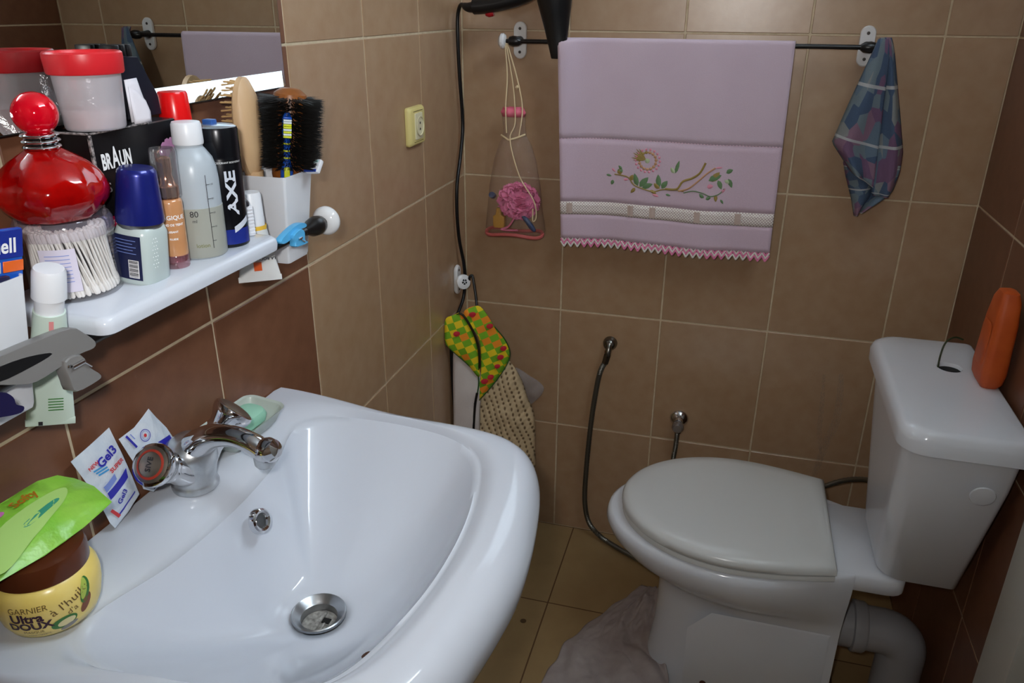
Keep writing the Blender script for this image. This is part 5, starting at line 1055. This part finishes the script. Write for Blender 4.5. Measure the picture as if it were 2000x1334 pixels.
# white cloth, gold-threaded knitted scarf, plastic bag
b = MB(); b.patch(cr([(.016, -.150, .600), (.041, -.140, .580), (.076, -.124, .520), (.078, -.121, .48), (.072, -.125, .40), (.070, -.128, .25), (.045, -.14, .235), (.014, -.155, .25), (.012, -.156, .42)], 4, True), nb*.012, 6, wob=.006, wsc=22); ob = b.build('white_cloth', mat('white_cotton', rgb(206, 196, 190), rough=.9, bump=(300, .4, .001)), None, org=(.04, -.14, .24), thick=.003, fix=False); tag(ob, 'white cotton cloth hanging under the checked bag', 'cloth')
M_kn = mat('gold_beige_knit', rgb(170, 144, 104), rough=.8)
nt = M_kn.node_tree; N = nt.nodes; tc = N.new('ShaderNodeTexCoord'); mp = N.new('ShaderNodeMapping'); mp.inputs['Scale'].default_value = (150, 60, 95); mp.inputs['Rotation'].default_value = (0, .42, 0); nt.links.new(tc.outputs['Object'], mp.inputs[0])
wa_ = N.new('ShaderNodeTexWave'); wa_.inputs['Scale'].default_value = .16; wa_.inputs['Distortion'].default_value = 2.0; wa_.inputs['Detail'].default_value = 2; wa_.bands_direction = 'X'; nt.links.new(mp.outputs[0], wa_.inputs['Vector']); wb_2 = N.new('ShaderNodeTexWave'); wb_2.inputs['Scale'].default_value = .22; wb_2.inputs['Distortion'].default_value = 3.0; wb_2.bands_direction = 'Z'; nt.links.new(mp.outputs[0], wb_2.inputs['Vector']); vo = N.new('ShaderNodeMath'); vo.operation = 'MULTIPLY_ADD'; vo.inputs[1].default_value = .45; nt.links.new(wb_2.outputs['Fac'], vo.inputs[0]); nt.links.new(wa_.outputs['Fac'], vo.inputs[2]); rp_ = N.new('ShaderNodeValToRGB'); rp_.color_ramp.elements[0].color = rgb(112, 88, 60); rp_.color_ramp.elements[1].color = rgb(204, 180, 142); rp_.color_ramp.elements[0].position = .16; rp_.color_ramp.elements[1].position = .46; nt.links.new(vo.outputs[0], rp_.inputs[0]); nt.links.new(rp_.outputs[0], N['Principled BSDF'].inputs['Base Color'])
bp = N.new('ShaderNodeBump'); bp.inputs['Strength'].default_value = .8; bp.inputs['Distance'].default_value = .002; nt.links.new(vo.outputs[0], bp.inputs['Height']); nt.links.new(bp.outputs[0], N['Principled BSDF'].inputs['Normal'])
kn = thing('knitted_scarf', 'beige knitted scarf with gold thread below the checked bag', 'scarf', (.13, -.07, .16)); o = Vector(kn.location)
b = MB(); b.patch(cr([(.118, -.078, .565), (.135, -.068, .540), (.154, -.058, .503), (.169, -.050, .464), (.179, -.045, .424), (.194, -.038, .383), (.200, -.036, .303), (.195, -.040, .172), (.120, -.09, .165), (.056, -.112, .20), (.058, -.110, .43), (.085, -.095, .52)], 4, True), nb*.016, 8, wob=.010, wsc=26); b.build('knit', M_kn, kn, org=o, thick=.005, fix=False)
b = MB()
for k in range(26):
    p = Vector((.062+.005*k, -.112+.003*k, .172+.01*math.sin(k))); b.tube([p, p+Vector((random.gauss(0, .003), -.004, -.02)), p+Vector((random.gauss(0, .005), -.003, -.045))], .0011, 5)
fr = b.build('fringe', mat('knit_fringe', rgb(150, 112, 84), rough=.9), kn, org=o); fr['kind'] = 'stuff'
b = MB()
for k in range(40):
    p = Vector((random.uniform(.08, .19), 0, random.uniform(.22, .44))); p.y = -.118+(p.x-.05)*.52-.014; b.lathe([(.0001, -.0010), (.0010, 0), (.0001, .0010)], 6, T(*p))
gs = b.build('gold_sequins', mat('gold', rgb(236, 196, 90), rough=.2, metal=1.), kn, org=o); gs['kind'] = 'stuff'
b = MB(); b.patch(cr([(.140, -.030, .497), (.178, -.034, .487), (.206, -.036, .474), (.223, -.036, .45), (.200, -.034, .412), (.165, -.030, .395)], 4, True), (0, -.012, 0), 6, wob=.010, wsc=45); ob = b.build('plastic_bag', clear('crumpled_film', (.85, .84, .84, 1), .12, .18, .40, rgb(190, 184, 184), (80, 1.)), None, org=(.18, -.034, .395), fix=False); tag(ob, 'crumpled clear plastic bag showing behind the knitted scarf', 'plastic bag')
# ------------------------------------------------------------------ water points
def dome_valve(x, z, r, name, label, cat):
    e = thing(name, label, cat, (x, 0, z)); return e
vh = thing('bidet_hose', 'metal hose hanging from a round wall outlet beside the toilet', 'hose', (.388, 0, .02)); o = Vector(vh.location)
M_dchr = mat('tarnished_chrome', rgb(120, 118, 112), rough=.22, metal=1.)
b = MB(); b.lathe([(.0185, 0), (.0185, .004), (.0165, .012), (.0110, .020), (.001, .0235)], 30, T(.3865, -.0005, .590) @ RX(PI/2)); b.build('outlet_dome', M_dchr, vh, org=o)
b = MB(); b.tube([(.3865, -.018, .590), (.3865, -.026, .580), (.385, -.028, .566)], .008, 14); b.tube([(.385, -.028, .568), (.380, -.028, .545)], [.0098, .0092], 6); b.build('connector', M_dchr, vh, org=o)
b = MB(); b.lathe([(.003, -.004), (.0035, 0), (.003, .004)], 10, T(.379, -.022, .572)); b.build('rusty_nut', mat('rusty_nut', rgb(120, 64, 30), rough=.7), vh, org=o)
hpts = cr([(.381, -.028, .549), (.368, -.028, .515), (.358, -.028, .44), (.350, -.028, .34), (.345, -.028, .22), (.345, -.028, .12), (.358, -.03, .055), (.385, -.036, .022), (.43, -.06, .012), (.50, -.10, .012), (.56, -.13, .012)], 24)
b = MB(); b.tube(hpts, [.0064+.0009*(i % 2) for i in range(len(hpts))], 10); b.build('corrugated_hose', M_hose, vh, org=o)
sv = thing('stop_valve', 'chrome wall stop valve with hose behind the toilet seat', 'valve', (.577, 0, .30)); o = Vector(sv.location)
b = MB(); b.lathe([(.0230, 0), (.0235, .003), (.020, .009), (.012, .014), (.011, .03)], 32, T(.577, -.0005, .400) @ RX(PI/2)); b.build('rosette', M_chrome, sv, org=o)
b = MB(); b.lathe([(.0125, 0), (.015, .004), (.0155, .014), (.012, .020), (.0105, .022)], 24, T(.577, -.026, .393) @ RX(PI/2)); b.build('valve_knob', mat('acrylic_knob', rgb(150, 146, 146), rough=.12, metal=.7), sv, org=o)
b = MB(); b.tube([(.577, -.022, .396), (.577, -.024, .372)], [.010, .011], 12); b.build('outlet', M_chrome, sv, org=o)
hpts = cr([(.577, -.024, .374), (.576, -.024, .33), (.575, -.03, .28), (.60, -.05, .24), (.70, -.08, .23), (.85, -.10, .27), (.98, -.12, .36), (1.04, -.20, .405), (1.05, -.30, .402)], 24)
b = MB(); b.tube(hpts, [.0058+.0008*(i % 2) for i in range(len(hpts))], 10); b.build('corrugated_hose', M_hose, sv, org=o)
# ------------------------------------------------------------------ marks on the surfaces
M_lime = bpy.data.materials.new('limescale'); M_lime.use_nodes = True; nt = M_lime.node_tree; N = nt.nodes; N.remove(N['Principled BSDF'])
t_ = N.new('ShaderNodeBsdfTransparent'); d_ = N.new('ShaderNodeBsdfDiffuse'); d_.inputs[0].default_value = rgb(190, 170, 150); x_ = N.new('ShaderNodeMixShader'); n_ = N.new('ShaderNodeTexNoise'); n_.inputs['Scale'].default_value = 45; mr_2 = N.new('ShaderNodeMapRange'); mr_2.inputs[1].default_value = .38; mr_2.inputs[2].default_value = .75; mr_2.inputs[3].default_value = 0; mr_2.inputs[4].default_value = .55
nt.links.new(n_.outputs['Fac'], mr_2.inputs[0]); nt.links.new(mr_2.outputs[0], x_.inputs[0]); nt.links.new(t_.outputs[0], x_.inputs[1]); nt.links.new(d_.outputs[0], x_.inputs[2]); nt.links.new(x_.outputs[0], N['Material Output'].inputs[0])
for pts, w0 in (([(.944, .577), (.951, .51), (.951, .439), (.940, .393), (.931, .332), (.926, .286)], .010), ([(.906, .572), (.915, .476), (.918, .420), (.930, .36)], .006)):
    c_ = cr([(x, 0, z) for x, z in pts], 6); b = MB(); n2 = len(c_)
    b.rings([[p+Vector((k*w0*(.4+.6*math.sin(PI*(i+1)/(n2+1))), -.0006, 0)) for k in (-1, -.4, .3, 1)] for i, p in enumerate(c_)], False, False, wrap=False); b.build('limescale_streak', M_lime, bpy.data.objects['wall_back'], fix=False)
b = MB(); b.lathe([(.0075, .0006), (.004, .0009), (.0001, .001)], 16, T(.269, -.401, 0)); b.build('dirt_spot', mat('floor_dirt', rgb(86, 62, 36), rough=.8), bpy.data.objects['floor'])
sx_, sy_ = .345, -1.318; ia = int(round((math.atan2(sy_-SY, sx_-SX) % (2*PI))/(2*PI)*NS)) % NS; rr_ = math.hypot(sx_-SX, sy_-SY); zz_ = zb(ia, (rr_-.046)/(Ri[ia]-.046))
b = MB(); b.patch([Vector((sx_+.0035*math.cos(a)-.002*math.sin(a), sy_+.0016*math.sin(a)+.003*math.cos(a), zz_+.0012+.002*math.cos(a))) for a in [2*PI*j/10 for j in range(10)]], (0, 0, .0006), 2); b.build('dirt_speck', mat('dark_speck', rgb(60, 34, 20), rough=.8), wb, org=wb.location)
# ------------------------------------------------------------------ floor rag
def rag(u, v):                       # u: towards the toilet base, v: away from the camera
    xl = lerp_pts([(0, (.335,)), (.2, (.362,)), (.45, (.385,)), (.7, (.452,)), (1, (.535,))], v)[0]; xr = lerp_pts([(0, (.66,)), (.3, (.625,)), (.6, (.582,)), (1, (.590,))], v)[0]
    x = xl+(xr-xl)*u; y = -.64+.445*v; q = Vector((u*2.2+v*2.4, v*2.4-u*1.2, 1.7)); f = noise.noise(q*1.6); w1 = math.sin((u*1.1+v*1.0)*13+3*f); w2 = noise.noise(q*5.0)
    h = .004+.020*u*u+.0075*(1+w1)*(.35+.65*u)+.006*abs(w2)+.010*abs(f)
    e_ = min(1, 7*min(u, v, 1-v)); return (x+.010*noise.noise(q*2.3)*(1-u), y+.010*noise.noise(q*2.7+Vector((5, 0, 0))), .0025+h*e_)
rg = uv_grid('floor_rag', rag, 60, 70, mat('grey_mauve_rag', rgb(170, 160, 156), rough=.95, var=(22, rgb(146, 134, 132), .25), bump=(300, .5, .001)), None, (.46, -.40, 0), thick=.003)
tag(rg, 'crumpled greyish mauve rag on the floor against the toilet base', 'rag')
